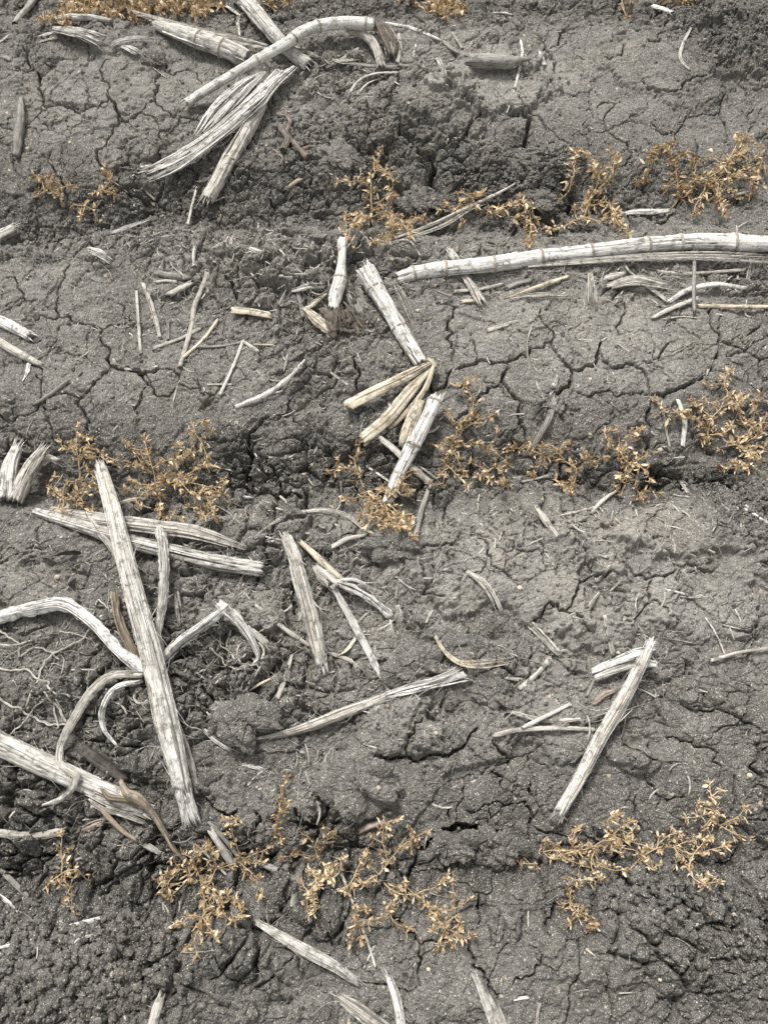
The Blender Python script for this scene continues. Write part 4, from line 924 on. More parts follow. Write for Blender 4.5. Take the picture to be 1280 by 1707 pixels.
SMALL = """228,485 235,590|6|shaggy|straw|straight straw standing parallel to its curved twin on the mid ridge
240,476 254,512 267,562|8|shaggy|straw|curved straw beside the straight one, leaning to it
345,455 337,480 325,510 318,550 300,612|9|shaggy|straw|longest grey-tan straw slanting down through the root mat
280,536 281,566|6|grey|straw|stubby upright chip between the paired straws and the long slanting one
258,580 300,565 332,548|7|shaggy|straw|straw lying level across the long slanting straw
362,535 340,565 308,594|7|cream|straw|pale bent straw branching from the long slanting one
405,570 390,608 367,658|6|shaggy|straw|single straight straw crossing the end of the level brown twig
330,578 370,577 405,570|5|grey|straw|level brown twig touching the single straight straw
425,574 450,575 472,577|4|cream|straw|tiny pale straw right of the level brown twig
410,572 432,586|7|shaggy|straw|short slanted chip at the end of the level brown twig
190,600 205,612 225,615 245,614 262,609|6|shaggy|leaf|thin curled leaf bridging a wide crack
302,610 318,620 350,620|4|shaggy|leaf|small V-shaped leaf curl under the long slanting straw
395,678 440,660,.008 478,634,.010 508,600,.008|10,12,10,4|white|leaf|long bleached leaf arching over clods on the mid ridge
430,664 470,652 512,643|3|shaggy|straw|hair-thin straw leaving the long bleached leaf
550,620 580,642|5|shaggy|straw|small pinkish straw on the flank above the mid furrow
325,413 323,428 325,444|8,6,8|white|straw|little upright white chip near the small top mound
345,641 387,641|4|shaggy|straw|small level straw on a cracked plate under the single straight straw
60,673 85,657 112,636|8|grey|straw|half-buried dark twig on the cracked plates
145,416,.004 168,424,.010 188,438,.006|10,18,14|white|strands|curled white torn leaf with a dark fold, alone on the ridge
313,375 320,345 328,313|6,5,4|shaggy|straw|thin upright straw below the torn sheaf tips
228,302 245,320 259,333|4|shaggy|straw|thin bent straw below the white sliver
185,389 215,378,.006 251,366,.002|6,10,5|white|strands|white torn flake in the upper furrow
478,316 490,306 500,299|9,10,8|brown|straw|brown snapped peg among dark clods
184,300 200,310 214,321|3|shaggy|straw|hair-thin straw beside the small brown seedling
245,104 278,130|2|shaggy|straw|hair-thin straw on the top cracked plates
868,68 870,92 862,130 850,172 844,188|5,5,5,3,2|white|straw|long curved white straw hanging down the bare upper ridge
900,88 907,109|7|white|straw|short white peg beside the long curved white straw
1152,45 1136,78 1134,98 1148,116|5,7,6,4|white|straw|hooked white straw on the dark clods at the upper corner
1088,10 1104,15 1121,22|10|white|straw|white chip at the very top edge
755,55 770,80|5|shaggy|straw|thin crossed straw on the top ridge near brown tufts
730,97 737,115 743,131|9,12,10|white|strands|frayed cream chip on the upper ridge
740,70 760,85 792,98|8|grey|straw|half-buried grey twig leading to the knobbly root end
640,36 680,44 705,54 735,67|5,7,8,3|white|leaf|thin arched white leaf right of the root crown
583,107 620,111 662,112|9|grey|straw|level brown stick under the hanging root crown
545,112 572,97 595,82|6|shaggy|straw|slanting straw tangled under the bent stalk
583,152 598,132,.008 625,121,.012 660,119,.004|7|shaggy|leaf|upper of two arched leaf strips below the level brown stick
596,155 612,138,.006 640,128,.004|6|shaggy|leaf|lower of two arched leaf strips below the level brown stick
1035,356 1060,352,.008 1085,352,.008 1114,350|6,11,13,8|white|board|short white blade at the foot of a drooping seedling
860,305 830,322,.01 785,343,.012 720,374,.010 640,404|3,6,7,7,5|shaggy|straw|long pale straw slanting through the seedlings of the upper furrow
808,338 780,350,.008 740,376,.008 690,394 640,409|8,9,10,8,5|shaggy|strands|long torn strip parallel to the long pale straw
702,320 680,329 655,341|5,8,7|cream|strands|cream sliver behind the upper furrow seedling
700,425 680,400 640,405|4|shaggy|leaf|dark thin strip among the furrow strips
1188,331 1225,325,.006 1258,318|6,7,4|grey|straw|grey twig under the drooping seedling at the furrow edge
746,413 758,430,.004 770,448|10,16,14|white|strands|white flake sticking up behind the long jointed stalk
770,455 788,480 806,510|8,18,24|shaggy|strands|flat fan of fibres pressed in soil below the long jointed stalk
757,486 800,482 836,474|7|shaggy|straw|level tan twig below the long jointed stalk
770,503 792,502|9|cream|straw|small cream peg in the crust below the tan twig
843,496 895,478,.006 944,462|5,8,7|cream|straw|clean pale stick leaning under the long jointed stalk
845,480 866,472 886,467|10|grey|straw|dark grey stick beside the clean pale one
850,497 900,493 960,495|10,14,8|shaggy|strands|flattened fibre strip just under the clean pale stick
815,549 838,542 861,535|9,9,4|shaggy|board|grey flake on the pale crust
885,546 878,575 884,612 897,643 908,665|5,4,5,6,5|shaggy|leaf|long curved grass blade on the cracked crust
883,595 895,618 925,637|2|shaggy|straw|hair-thin curved straw next to the long grass blade
1012,560 1000,568 965,567|4|shaggy|leaf|small curved straw on the plate between wide cracks
929,627 923,642 917,659|5,9,4|white|board|small white spearhead-shaped flake
926,663 914,700,.01 900,725,.006 883,757|11,13,12,10|grey|straw|smooth grey stick leaning into the mid furrow
1193,578 1181,608 1173,627|7,9,8|white|board|white sliver lodged in a wide crack
1131,668 1141,700,.004 1138,741|8,10,8|white|board|curved white blade left of the tall yellow seedling
1105,690 1110,718 1116,745|4|shaggy|straw|thin straw left of the curved white blade
1095,453 1150,456 1240,450|8,8,7|shaggy|straw|level pale stick crossed by a short upright one
1157,428,.008 1156,475,.010 1157,518,.006|7|grey|straw|short upright stick crossing the level pale one
1250,436 1247,458 1243,482|7|shaggy|straw|short upright straw near the picture edge
1113,504 1145,484,.006 1190,474,.010 1242,480,.004|9,10,10,8|white|straw|arched white stick under the level pale one
1163,510 1220,511 1300,512|8|cream|straw|pinkish straight stick running to the picture edge
1088,530 1115,516,.004 1162,497,.004|6,10,7|shaggy|straw|slanting twig at the foot of the arched white stick
1038,436 1048,452 1064,464|6|shaggy|straw|bent twig under the long jointed stalk beside a dark gap
1072,474 1092,487 1112,502|8|shaggy|straw|twig leading into the arched white stick
1105,532 1135,528 1160,530|3|shaggy|straw|hair-thin straw under the slanting twig
1008,464 1022,461,.003 1037,457|11,13,9|white|straw|tiny white broken stub on the mid ridge
982,456 984,480,.010 984,512|10,20,18|shaggy|strands|upright tuft of torn fibres beside the pale stick
1010,478 1060,468,.006 1128,480|12,24,14|shaggy|strands|flat mat of fibres on the mid ridge
648,674 657,685 668,700|5|shaggy|straw|short twig showing between the cream husk blades
622,722 660,752,.004 690,782,.004 718,806|9,13,14,12|shaggy|straw|grey-brown stick lying beneath the split stalk
612,778 630,790 650,804|5|white|straw|small white straw left of the split stalk
713,818 700,858 692,896|8,11,9|grey|straw|dark grey twig by the foot of the split stalk
690,772 710,785 732,801|4|white|straw|thin white straw right of the split stalk
893,844 908,866,.006 927,892|6,13,10|shaggy|board|grey curled blade on the pale crust near the mid furrow
920,862 950,855 987,847|5|shaggy|leaf|thin curved leaf joined to a short stick on pale crust
985,857 1002,836,.004 1031,815|7,8,4|shaggy|straw|short curved stick at the rim of the mid furrow
904,823 930,824 959,831|8,6,4|grey|strands|torn grey flake at the rim of the mid furrow
1132,800 1140,808 1146,820|8,11,8|shaggy|board|small oval grey chip in the furrow at right
1228,848 1248,852 1262,862 1290,882|4,5,5,4|white|root|thin white rootlet at the picture edge
870,803 895,798 920,790|5|grey|straw|thin twig in the dark mid furrow
949,1026 975,1015 998,988|5,7,5|shaggy|board|curved pale flake across a crack in the crust
1008,1028 1014,1058 1022,1090|8,9,9|white|board|upright white slat beside a yellow grain
884,1045 905,1065 929,1089|8,9,8|shaggy|board|wider of two parallel slats at a gap in the crust
887,1037 905,1055 933,1086|5|shaggy|straw|thinner of two parallel slats at a gap in the crust
916,1097 895,1122,.003 867,1146|9|shaggy|board|brown-rimmed slat leaning right of the husk
825,1122 845,1130 872,1132|6,7,7|shaggy|leaf|short curved flake left of the brown-rimmed slat
846,1184 880,1195 920,1201 966,1199|7,9,9,6|shaggy|board|bent slat under the short smooth crossing stick
871,1213,.006 905,1196,.008 949,1174,.004|7|white|straw|short smooth stick crossing a bent slat
824,1226 865,1217 930,1214 992,1216|10,9,9,8|shaggy|straw|longest level stick left of the straight fibrous stalk
1085,978 1120,985 1145,992|5|white|straw|pale straw on the light crust, right part
1135,992 1155,994 1178,993|7|shaggy|board|grey sliver touching the pale straw on the light crust
1184,1101 1230,1088,.004 1290,1079|8,6,7|shaggy|straw|slanting stick near the picture edge above red-brown soil
1204,1042 1228,1047 1246,1050|4|shaggy|straw|thin buff straw near the right picture edge
1175,1030 1192,1055 1208,1092|3|shaggy|straw|hair-thin curved stem leading to the slanting stick
1060,1051 1100,1062 1162,1073|2|shaggy|straw|hair-thin straw above the folded husks
710,1036 719,1018|6|shaggy|board|tiny pale chip near the fanned white blades
778,952 805,972,.004 824,1000,.004 835,1026|6,14,13,9|shaggy|strands|curled leaf with torn strips sunk in the pale crust
984,918 998,925 1012,930|4|shaggy|straw|small straw on the palest crust
1010,946 1030,937|4|cream|straw|tiny cream straw on the palest crust
1004,1110 990,1135 978,1160|5|grey|straw|thin brown strip hanging from the folded husks
988,1174 1005,1160,.004 1026,1152|8,14,6|pink|strands|pinkish torn husk left of the straight fibrous stalk
295,985 298,1010 302,1046|8,13,12|shaggy|strands|short torn chip right of the thickest stalk
428,1010 470,1045 516,1077|7,9,8|shaggy|straw|long straw sloping to the shaggy brown stalk
545,1088 575,1097 606,1116|6,9,5|shaggy|straw|straw running out from the foot of the shaggy brown stalk
414,1044 440,1068,.006 467,1096|8,13,8|shaggy|board|flat grey blade beside the curling sheath
486,1092 476,1128 463,1162|6,9,9|shaggy|board|upright slat left of the shaggy brown stalk foot
442,1098 412,1148 385,1182|5|grey|straw|dark twig sloping over the round clod
458,1128 430,1142 414,1152|4,5,3|cream|straw|pale sliver above the round clod
591,1066 578,1080,.004 566,1092|8,12,7|cream|leaf|small cream curl by the shaggy brown stalk foot
420,897 465,867,.004 530,850,.008 578,860,.008 612,890|4,9,9,9,4|shaggy|strands|arched band of strings over the mid ridge below the furrow
553,912 580,898,.004 610,892|8,9,6|shaggy|straw|grey half-buried stick under the arched strings
340,1216 363,1236 387,1250|8,10,7|white|strands|torn white flake right of the thickest stalk
202,838 222,833 246,831|9|shaggy|straw|grey stub end showing behind the thickest stalk top
363,787 374,812 386,841|6,7,6|grey|straw|brown stick at the edge of the bushiest seedling
385,833 405,830 422,831|4,7,5|white|leaf|white flake in the mid furrow right of the bushiest seedling
404,1275 430,1280 458,1291|5,7,3|white|strands|thin torn white flake above the dark clod
235,1405 256,1416 286,1437|8,10,6|white|strands|broken white and brown splinter below the brace roots
182,1341 200,1355 217,1376|4|white|leaf|white sliver beside the brace roots
138,1384 158,1374 176,1369|10,12,8|pink|strands|small torn chip on clods left of the brace roots
-8,1436 10,1458 46,1493|6,10,8|grey|board|grey slat at the left edge above crumbs
-10,1488 10,1502 29,1520|8,9,4|white|board|white pointed slat at the left edge above crumbs
115,1543 145,1537,.006 172,1529|4,9,5|white|board|upper white flake on the crumbly soil
122,1578 132,1566,.006 158,1557|8,7,5|white|leaf|lower hooked white flake on the crumbly soil
-8,1582 12,1577 30,1573|6|white|straw|white straw at the left edge on crumbs
-6,1596 4,1592 13,1584|9|white|board|white chip just under the straw on crumbs
352,1384,.004 368,1410,.006 386,1440|13,14,13|white|straw|white jointed peg among yellow leaves
349,1371,.006 372,1395,.006 410,1445|5,9,6|grey|board|grey blade behind the white jointed peg
335,1415 355,1435 378,1459|4|white|straw|thin white straw among yellow leaves
424,1436 462,1450|11|grey|straw|grey stub right of the yellow leaves
506,1438 496,1470 488,1508|9,14,10|grey|board|grey slab leaning behind a curled seedling
570,1458 590,1510 610,1562 626,1612|5,4,5,5|shaggy|straw|long straight straw under the small brown seedling
624,1576 607,1613|3|white|straw|short straw crossing the tip of the long straight straw
578,1541 600,1537,.004 628,1543|8,11,7|grey|board|grey flake lying on the long straight straw
484,1528 515,1546|3|shaggy|straw|thin straw above the lone tapering stalk piece
855,1668 868,1664 881,1663|3,7,4|white|leaf|white scale near the bottom edge
900,1672 896,1690 894,1712|6|shaggy|straw|straw stub at the bottom edge right of the split halves
880,1510 880,1547|3|shaggy|straw|single upright straw on bare lower soil
978,1582 992,1593|4|cream|leaf|tiny curved cream straw on lower soil
600,1386,.004 618,1376,.006 642,1371|8,13,8|pink|straw|tan root stub at the rim of the lower furrow
1000,112 970,95 960,90|2|shaggy|straw|hair-thin straw on the bare top ridge
48,606 44,620 38,634|10,10,4|white|leaf|white leaf tip under the brown-streaked edge stick
66,62 80,57 98,54|7,8,5|white|strands|pale sliver left of the shredded white stub
-5,75 8,65 14,60|4|white|straw|white straw at the top left edge
18,100 10,95 0,92|8|shaggy|strands|buff flake at the top left edge
100,62 80,66 60,72|5|shaggy|strands|flattened fibres on the top left ridge
210,0 225,8 245,20|12|shaggy|straw|grey stick behind the hanging brown leaves
60,-5 45,15 25,38|16,14,10|grey|straw|grey stalk stub at the top left corner
350,10 375,8 400,25|5,7,6|white|leaf|white curled leaf beside the stalk from the top edge
400,60 398,30 412,-5|4,8,5|shaggy|leaf|loose fibre strip beside the stalk from the top edge
220,35 214,15 205,0|4|brown|straw|brown twig behind the jointed stalk
555,100 575,104 600,100|8,14,10|shaggy|strands|matted fibres beneath the bent stalk
855,25 840,22 822,22|5|white|straw|pale twig by brown tufts at the top edge
455,70 500,85 540,98|10,16,8|shaggy|strands|torn mat between the crossing stalks
520,118 560,100 590,100|3|shaggy|straw|thin twig in the mat under the bent stalk
665,108 700,112 725,122|5|shaggy|strands|fine strands right of the level brown stick
665,60 668,82 662,105|6,8,8|shaggy|straw|short upright peg next to the root crown
693,75 690,95 696,95|4|white|leaf|small white curl right of the root crown
495,480 500,500 505,528|8,9,8|grey|straw|bent grey stick left of the root cluster
487,484 515,478,.006 546,476|8,15,10|white|strands|white wedge-shaped chip above the cream husk
455,405 470,420 483,435|4|shaggy|straw|thin straw on the mound above the root cluster
540,410 552,428 560,438|6|shaggy|straw|small stick leaning on the pale stub
415,415 430,420 448,426|10,12,6|shaggy|strands|pale fibre patch on the small top mound
455,462 470,460 486,463|6|shaggy|straw|small level chip right of the fluffy cream chip
1000,470 1012,440 1025,425|2|shaggy|straw|hair-thin straw rising to the long jointed stalk
270,475 262,492 268,505|3|shaggy|leaf|tiny curl beside the curved straw
465,570 475,600 480,590|2|white|leaf|hair-thin white curl by the arching leaf
265,455 290,460 312,462|10,14,12|grey|straw|blunt brown root in the root mat
285,490 300,482 316,473|13,14,12|shaggy|straw|stubby cut stalk end in the root mat
260,470 278,468 296,470|6|shaggy|straw|tan straw tip at the edge of the root mat"""
ROOTS = """158,1020 150,1050 135,1068 100,1085 78,1100 66,1125 72,1150 95,1175 112,1205|4|longest pale rootlet wandering through the hollow left of the thickest stalk
-10,1112 20,1118 45,1116 60,1130 80,1138 85,1150 118,1162|4|rootlet running level from the left edge
-10,1155 15,1175 40,1185 55,1196 80,1206 112,1208|4|lower rootlet running from the left edge
12,1228 40,1205 60,1178 76,1168|3|short rootlet rising to join the tangle
70,1166 86,1172 93,1190 98,1215|3|hooked rootlet at the tangle's middle
0,1052 22,1066 35,1078 30,1098|4|knotted rootlet near the curved arm of sheath
35,1095 60,1080 90,1090 100,1100|3|small forked rootlet above the tangle
160,1010 165,1000 180,1012 185,1008|3|forked rootlet tip above the long curved arm
385,1050 380,1080 400,1105 428,1108 440,1090 434,1070|4|ring-shaped curled rootlet below the white sheath arm
372,1040 368,1072 392,1092 415,1098|3|dark inner curl of the ringed rootlets
350,1080 385,1112 405,1118|3|rootlet trailing from the ringed curls
225,1158 228,1170 240,1174 246,1165|4|short curl right under the thickest stalk
296,1196 315,1210 338,1218|2|hair rootlet right of the thickest stalk
100,1052 130,1058 150,1066|2|fine rootlets under the curved arm
455,1078 470,1100 500,1108|2|fine rootlet beside the shaggy stalk foot
535,1105 545,1120 530,1130|3|short curl at the foot of the shaggy brown stalk
235,975 260,980 300,990|2|fine rootlet by the drooping white sheath
345,935 360,945 375,938|3|small curled rootlet below the split stalk end
325,960 335,985 345,975|2|thin curl on the soil below the split stalk end
1243,500 1240,520 1250,530|2|fine root curl near the pinkish stick
1232,392 1228,380 1245,370|2|fine looped rootlet above the long jointed stalk
105,1375 118,1345 150,1330|2|arched hair rootlet over the twisted fibre stalk
500,255 515,245 535,252|7|gnarled root leading to the flat clod
468,215 480,232 472,250|12|thick gnarled root on the dark flank
484,232 500,250 512,262|10|lower gnarled root on the dark flank
455,250 470,262 468,275|4|thin pale rootlet at the gnarled roots
463,190 482,200 478,222|7|brown root end above the gnarled roots
560,1368 580,1350 600,1358|4|pinkish root crumb at the rim of the lower furrow"""
for ln in SMALL.split('\n'):
    p, w, m, kind, lb = ln.split('|')
    nm, ct = {'straw': ('straw', 'straw'), 'leaf': ('leaf_strip', 'leaf strip'), 'board': ('splinter', 'splinter'), 'strands': ('torn_straw', 'torn straw'), 'root': ('rootlet', 'rootlet')}[kind]
    straw(lb, p, [float(v) for v in w.split(',')], m=m, kind=kind, name=nm, cat=ct)
for ln in ROOTS.split('\n'):
    p, w, lb = ln.split('|')
    straw(lb, p, float(w), m='umber' if ('gnarled' in lb or 'brown' in lb) else 'grey' if 'dark' in lb else 'shaggy', kind='root', name='rootlet', cat='rootlet', lift=.002)

PLANTS = [
 ('tall narrow yellow seedling in the upper furrow behind the slit stalk', '620,362 619,330 619,300 628,280 632,258;620,362 606,368 585,378 583,400;619,300 600,302 567,304;628,280 648,290 655,312 650,332;620,362 642,352 668,366 704,366;642,352 655,380 632,402;668,366 684,392;655,312 640,330 625,345;606,368 600,352 578,362', 1.1, .10),
 ('small seedling caught on the long pale straw', '772,366 762,348 785,328 800,322;762,348 740,342 733,350;762,348 768,368;785,328 770,320;785,328 792,340', 1.1, .1),
 ('small curved seedling with broad leaves between two larger ones', '884,366 878,350 862,338 840,345 818,354;884,366 884,385 880,400;862,338 868,332 885,342 890,362;878,350 862,362', 1.0, .0),
 ('drooping seedling with a big pale leaf in the dark hollow', '962,366 972,362 984,330 998,298 985,272 976,258;984,330 1012,300 1022,280 1022,258;998,298 990,280 1000,282;984,330 975,340;962,366 950,372 930,380 905,381;962,366 985,344 1012,338 1028,370 1044,390;962,366 958,352;972,362 1000,368 1020,362;948,318 955,290 960,258;948,318 940,328', 1.2, .1),
 ('seedling with a hanging chain of leaves over the short white blade', '1110,352 1130,332 1128,300 1122,270 1112,250 1088,248 1080,272 1078,292 1064,304;1130,332 1150,308 1158,288 1156,266;1128,300 1112,312;1122,270 1135,262;1130,332 1140,328;1112,250 1118,242', 1.2, .08),
 ('bushy seedling with a drooping head at the end of the upper furrow', '1165,345 1172,318 1182,296 1205,278 1222,252 1235,228 1258,238 1270,262 1262,288;1182,296 1196,300 1230,296 1262,302 1252,318;1182,296 1160,300 1140,308;1196,300 1196,328 1204,350;1172,318 1160,340 1155,352;1205,278 1188,262;1222,252 1240,262 1250,280;1235,228 1238,240 1225,262;1196,300 1215,315 1225,325;1182,296 1190,320;1205,278 1215,290 1240,285', 1.3, .05),
 ('dense brown leaves hanging into the top edge, beside the grey stick', '150,-20 130,-2 118,18 112,35;150,-20 165,5 180,25;150,-20 140,10 128,22;118,18 90,30 72,32;150,-20 155,8 150,22;112,0 100,14', 1.5, .15),
 ('tallest brown tuft hanging from the top edge', '215,-22 205,0 200,22;215,-22 232,0 240,22;215,-22 222,10 226,30;215,-22 190,-2 182,12;232,0 220,12', 1.6, .18),
 ('brown tuft at the top edge right of the tallest', '280,-22 262,0 255,10;280,-22 290,2 296,20;280,-22 272,6 268,18;280,-22 305,0 312,10;290,2 300,18', 1.4, .15),
 ('dark brown tuft hanging over the jointed stalk', '340,-20 330,5 325,25;340,-20 350,5 342,20;340,-20 365,-2 370,10;340,-20 318,2', 1.3, .22),
 ('brown tuft right of the stalk from the top edge', '450,-20 440,2 452,12;450,-20 470,-2 480,6;450,-20 455,-4', .9, .15),
 ('largest brown tuft hanging at the middle of the top edge', '735,-22 720,-2 712,12;735,-22 745,2 742,25;735,-22 755,-2 768,4;735,-22 730,8 728,18;735,-22 760,8 765,18', 1.4, .12),
 ('pair of bare forked brown stems at the top edge', '1038,-20 1036,5 1042,25;1038,-20 1050,-2 1046,18', .35, .1),
 ('few brown leaves in the top edge above the upper corner clods', '1130,-22 1128,-4 1135,4;1130,-22 1145,-5 1150,2;1130,-22 1115,-2', .8, .1),
 ('few brown leaves at the top edge near the bent root crown', '690,-24 684,-6 690,4;690,-24 672,-6', .7, .1),
 ('curled brown seedling left of its two small neighbours', '55,330 75,320 95,316 122,308;75,320 70,300 62,296;75,320 88,310 84,296;95,316 100,325', 1.2, .1),
 ('wispy brown seedling on the dark slope above the furrow', '148,324 170,316 184,302 180,288;170,316 190,322;184,302 178,296', 1.1, .1),
 ('smallest brown seedling, lowest of the trio by the left furrow', '122,340 142,344 155,350 162,364;142,344 138,358', .9, .12),
 ('thin upright yellow seedling at the left of the bushiest one', '134,800 132,772 128,742 131,716;130,752 150,742 152,760;128,742 112,750 102,742;132,772 140,762;131,728 145,730;150,742 146,732', 1.1, .05),
 ('sprawling pale seedling behind the top of the thickest stalk', '150,848 130,836 106,828 84,812;106,828 110,806 124,802;130,836 142,812 160,798;106,828 106,850 112,862;130,836 150,815 166,812;84,812 90,800;130,836 120,845;160,798 152,790;142,812 132,820;150,848 158,862 162,870', 1.3, -.02),
 ('bushiest seedling, spreading golden branches beside the thickest stalk', '276,852 266,830 262,812 255,780 246,752 242,735;262,812 300,802 338,810 372,826;262,812 292,775 318,750 324,716 334,702 350,716;255,790 222,772 192,766 176,760;262,812 236,808 216,816;300,802 328,782 352,778;338,810 350,838 358,858;246,752 222,748 214,740;255,780 275,768 300,764;292,775 305,765 318,756;262,812 240,822 232,838;338,810 362,812 374,800;300,802 318,822 338,842;324,716 340,745 346,766;255,790 240,775 228,758;236,808 222,800;318,750 300,745;262,812 272,795 290,790', 1.35, .02),
 ('little tuft of tan leaves at the foot of the bushiest seedling', '276,862 268,856 262,848;276,862 288,858 296,862;276,862 274,870;345,870 335,850 318,846', 1.1, .1),
 ('thin seedling with a bare upright stem left of the split stalk', '606,812 598,792 592,770 597,742;598,792 578,780 550,784;578,780 566,772;592,770 588,762', .9, .0),
 ('tangled golden seedling around the foot of the split stalk', '650,870 640,840 626,828 580,832;640,840 660,812 674,796;640,840 612,842 604,862;640,840 662,852 672,875 686,892;640,840 648,858 640,880;660,812 678,806 682,820;612,842 620,855 612,880;640,840 630,860 650,876;626,828 610,820;662,852 680,862;648,858 665,880;626,828 636,812', 1.7, .12),
 ('seedling with a long bare stem rising between cracks, leafy at both ends', '738,806 744,775 752,742 770,716 782,690 788,672 778,642;752,742 762,715 748,690;782,690 770,705;770,716 800,700 818,692;752,742 735,742 720,740;752,742 790,738 818,742 828,722;818,742 828,756 842,768;744,775 748,760;744,775 760,790 775,806;738,806 720,808;778,642 768,640;778,642 790,635;790,738 805,745;752,742 762,765 768,778;748,780 735,790', 1.0, .02),
 ('low leafy clump right of the long-stemmed seedling', '800,800 812,786 830,780 842,800;812,786 790,774;830,780 838,770;812,786 815,800;842,800 838,808;812,786 800,790', 1.3, .06),
 ('wiry seedling by the smooth grey stick, leaves clustered below', '955,800 960,782 940,768 910,762 888,790;940,768 922,744 905,742;960,782 990,770 1002,765;960,782 958,800 952,818;940,768 930,755 940,742;910,762 895,755 882,748;955,800 942,806 930,802;990,770 975,760;865,748 850,745;865,748 880,735', 1.25, .02),
 ('tall curling seedling with an arched tip in the mid furrow', '1036,822 1044,795 1030,760 1012,735 1006,722 1020,718;1044,795 1060,770 1078,758;1030,760 1048,730 1064,716;1044,795 1052,778 1040,765;1060,770 1078,790;1030,760 1020,745;1036,822 1028,815;1044,795 1030,790 1030,800;1048,730 1058,722', 1.15, .02),
 ('flattened brown seedling remains beside the arched one', '1050,836 1066,824 1092,822;1066,824 1075,830;1066,824 1060,818', .9, .25),
 ('big-leafed yellow seedling, tallest at the right edge of the mid furrow', '1184,752 1180,725 1184,700 1200,680 1212,655 1206,640 1216,618;1200,680 1230,664 1252,668 1256,700 1248,722;1184,752 1222,742 1250,752 1290,752;1250,752 1245,775 1208,782;1184,752 1166,708 1150,690 1142,684 1112,688 1096,674;1222,742 1258,728 1272,700;1200,680 1185,672 1162,668;1180,725 1205,722 1218,712;1250,752 1262,765;1206,640 1190,642;1184,700 1178,690 1165,680;1230,664 1225,680 1240,700;1252,668 1262,660;1245,775 1225,770', 1.2, -.08),
 ('lone upright seedling with paired leaves below the curved fibre stalk', '103,1455 103,1425 104,1395;103,1425 110,1420;104,1395 98,1392', .8, -.05),
 ('small dark seedling beneath the lone upright one', '72,1484 95,1462 125,1448 148,1468;95,1462 118,1480 120,1512;118,1480 122,1465;72,1484 78,1476', .9, .1),
 ('wide golden seedling, densest mass of the lower furrow', '330,1448 360,1448 400,1436 460,1406;330,1448 300,1450 272,1458;330,1448 336,1475 342,1500 358,1524 395,1533 404,1512 384,1494;330,1448 312,1468 288,1492;342,1500 338,1530 328,1560 326,1588;330,1448 322,1432 306,1424;336,1475 360,1488 368,1512;300,1450 282,1470 278,1492;338,1530 318,1528 298,1542;400,1436 392,1398 380,1368 398,1364;400,1436 425,1462 434,1492;360,1448 350,1420 345,1402;360,1448 352,1470 340,1480;338,1530 350,1548 358,1560;272,1458 276,1480;322,1432 330,1418 342,1410;300,1450 290,1435;400,1436 428,1440;328,1560 316,1575', 1.35, .0),
 ('single brown-orange stem standing straight above the lower furrow', '462,1412 462,1385 466,1350 472,1318 476,1298;466,1350 474,1338;462,1385 468,1392', 1.2, .28),
 ('curled seedling with folded leaves in front of the grey slab', '515,1536 512,1515 514,1490 530,1472 560,1458 570,1438;514,1490 505,1475;530,1472 522,1456;512,1515 526,1518 524,1500;560,1458 556,1448;530,1472 545,1450;514,1490 528,1490', 1.5, -.02),
 ('brown twiggy seedling sprouting from the dark gap', '552,1448 530,1428 520,1402 498,1385;530,1428 500,1425 478,1428;530,1428 545,1400 542,1382;545,1400 555,1390', .8, .22),
 ('open branching seedling spreading upward from the lower furrow', '632,1458 648,1436 668,1412 690,1398 706,1388;648,1436 638,1405 640,1378 655,1370;632,1458 608,1470 592,1458 606,1430;690,1398 682,1380;668,1412 700,1408;608,1470 588,1478;638,1405 622,1395;606,1430 612,1415;632,1458 620,1445;638,1405 645,1382;592,1458 578,1480', 1.0, -.04),
 ('long seedling trailing down to a thick bunch of tan leaves', '640,1472 665,1490 692,1492 716,1515 738,1545 748,1568;692,1492 722,1480 740,1462;740,1462 752,1470 755,1485;716,1515 745,1518 770,1508;738,1545 765,1558 784,1562;748,1568 735,1572;665,1490 652,1512 655,1535 680,1548;692,1492 680,1480;738,1545 755,1530;716,1515 728,1508 725,1522;652,1512 640,1528 600,1535;748,1568 758,1555 765,1540;738,1545 728,1550', 1.45, .02),
 ('small brown seedling straddling the long straight straw', '592,1530 598,1518 592,1510;592,1530 590,1548 586,1565;592,1530 602,1560;598,1518 606,1516', 1.1, .2),
 ('widest seedling of the lower furrow, branching flat to both sides', '1046,1452 1068,1430 1092,1416 1122,1412 1155,1424 1206,1410;1122,1412 1150,1402 1166,1398;1155,1424 1148,1445 1165,1472 1196,1470;1148,1445 1138,1435;1092,1416 1055,1404 1026,1398;1068,1430 1088,1450 1082,1436;1092,1416 1110,1395 1125,1390;1055,1404 1050,1395;1068,1430 1058,1418 1040,1412;1155,1424 1172,1405;1165,1472 1178,1460;1088,1450 1098,1440;1122,1412 1130,1430 1125,1442;1026,1398 1018,1412 1032,1424', 1.15, .0),
 ('matted seedling left of the widest one, crown of leaves at its tip', '905,1420 930,1418 960,1417 992,1410 1018,1392 1046,1372;1018,1392 1012,1368 1024,1358;1046,1372 1060,1366 1056,1382;905,1420 912,1402 928,1408;905,1420 920,1432 940,1428;960,1417 948,1402 956,1384;992,1410 985,1440 998,1462;1018,1392 1035,1400;960,1417 975,1432 990,1425;1046,1372 1038,1360;998,1462 955,1470 950,1478;985,1440 1010,1448 1038,1450;930,1418 945,1432 965,1440;895,1440 870,1440', 1.25, .02),
 ('curled seedling hanging below the matted one on cloddy soil', '948,1478 950,1502 965,1520 982,1540;965,1520 955,1530;965,1520 978,1525 988,1538;950,1502 942,1508;982,1540 978,1548', 1.2, .02),
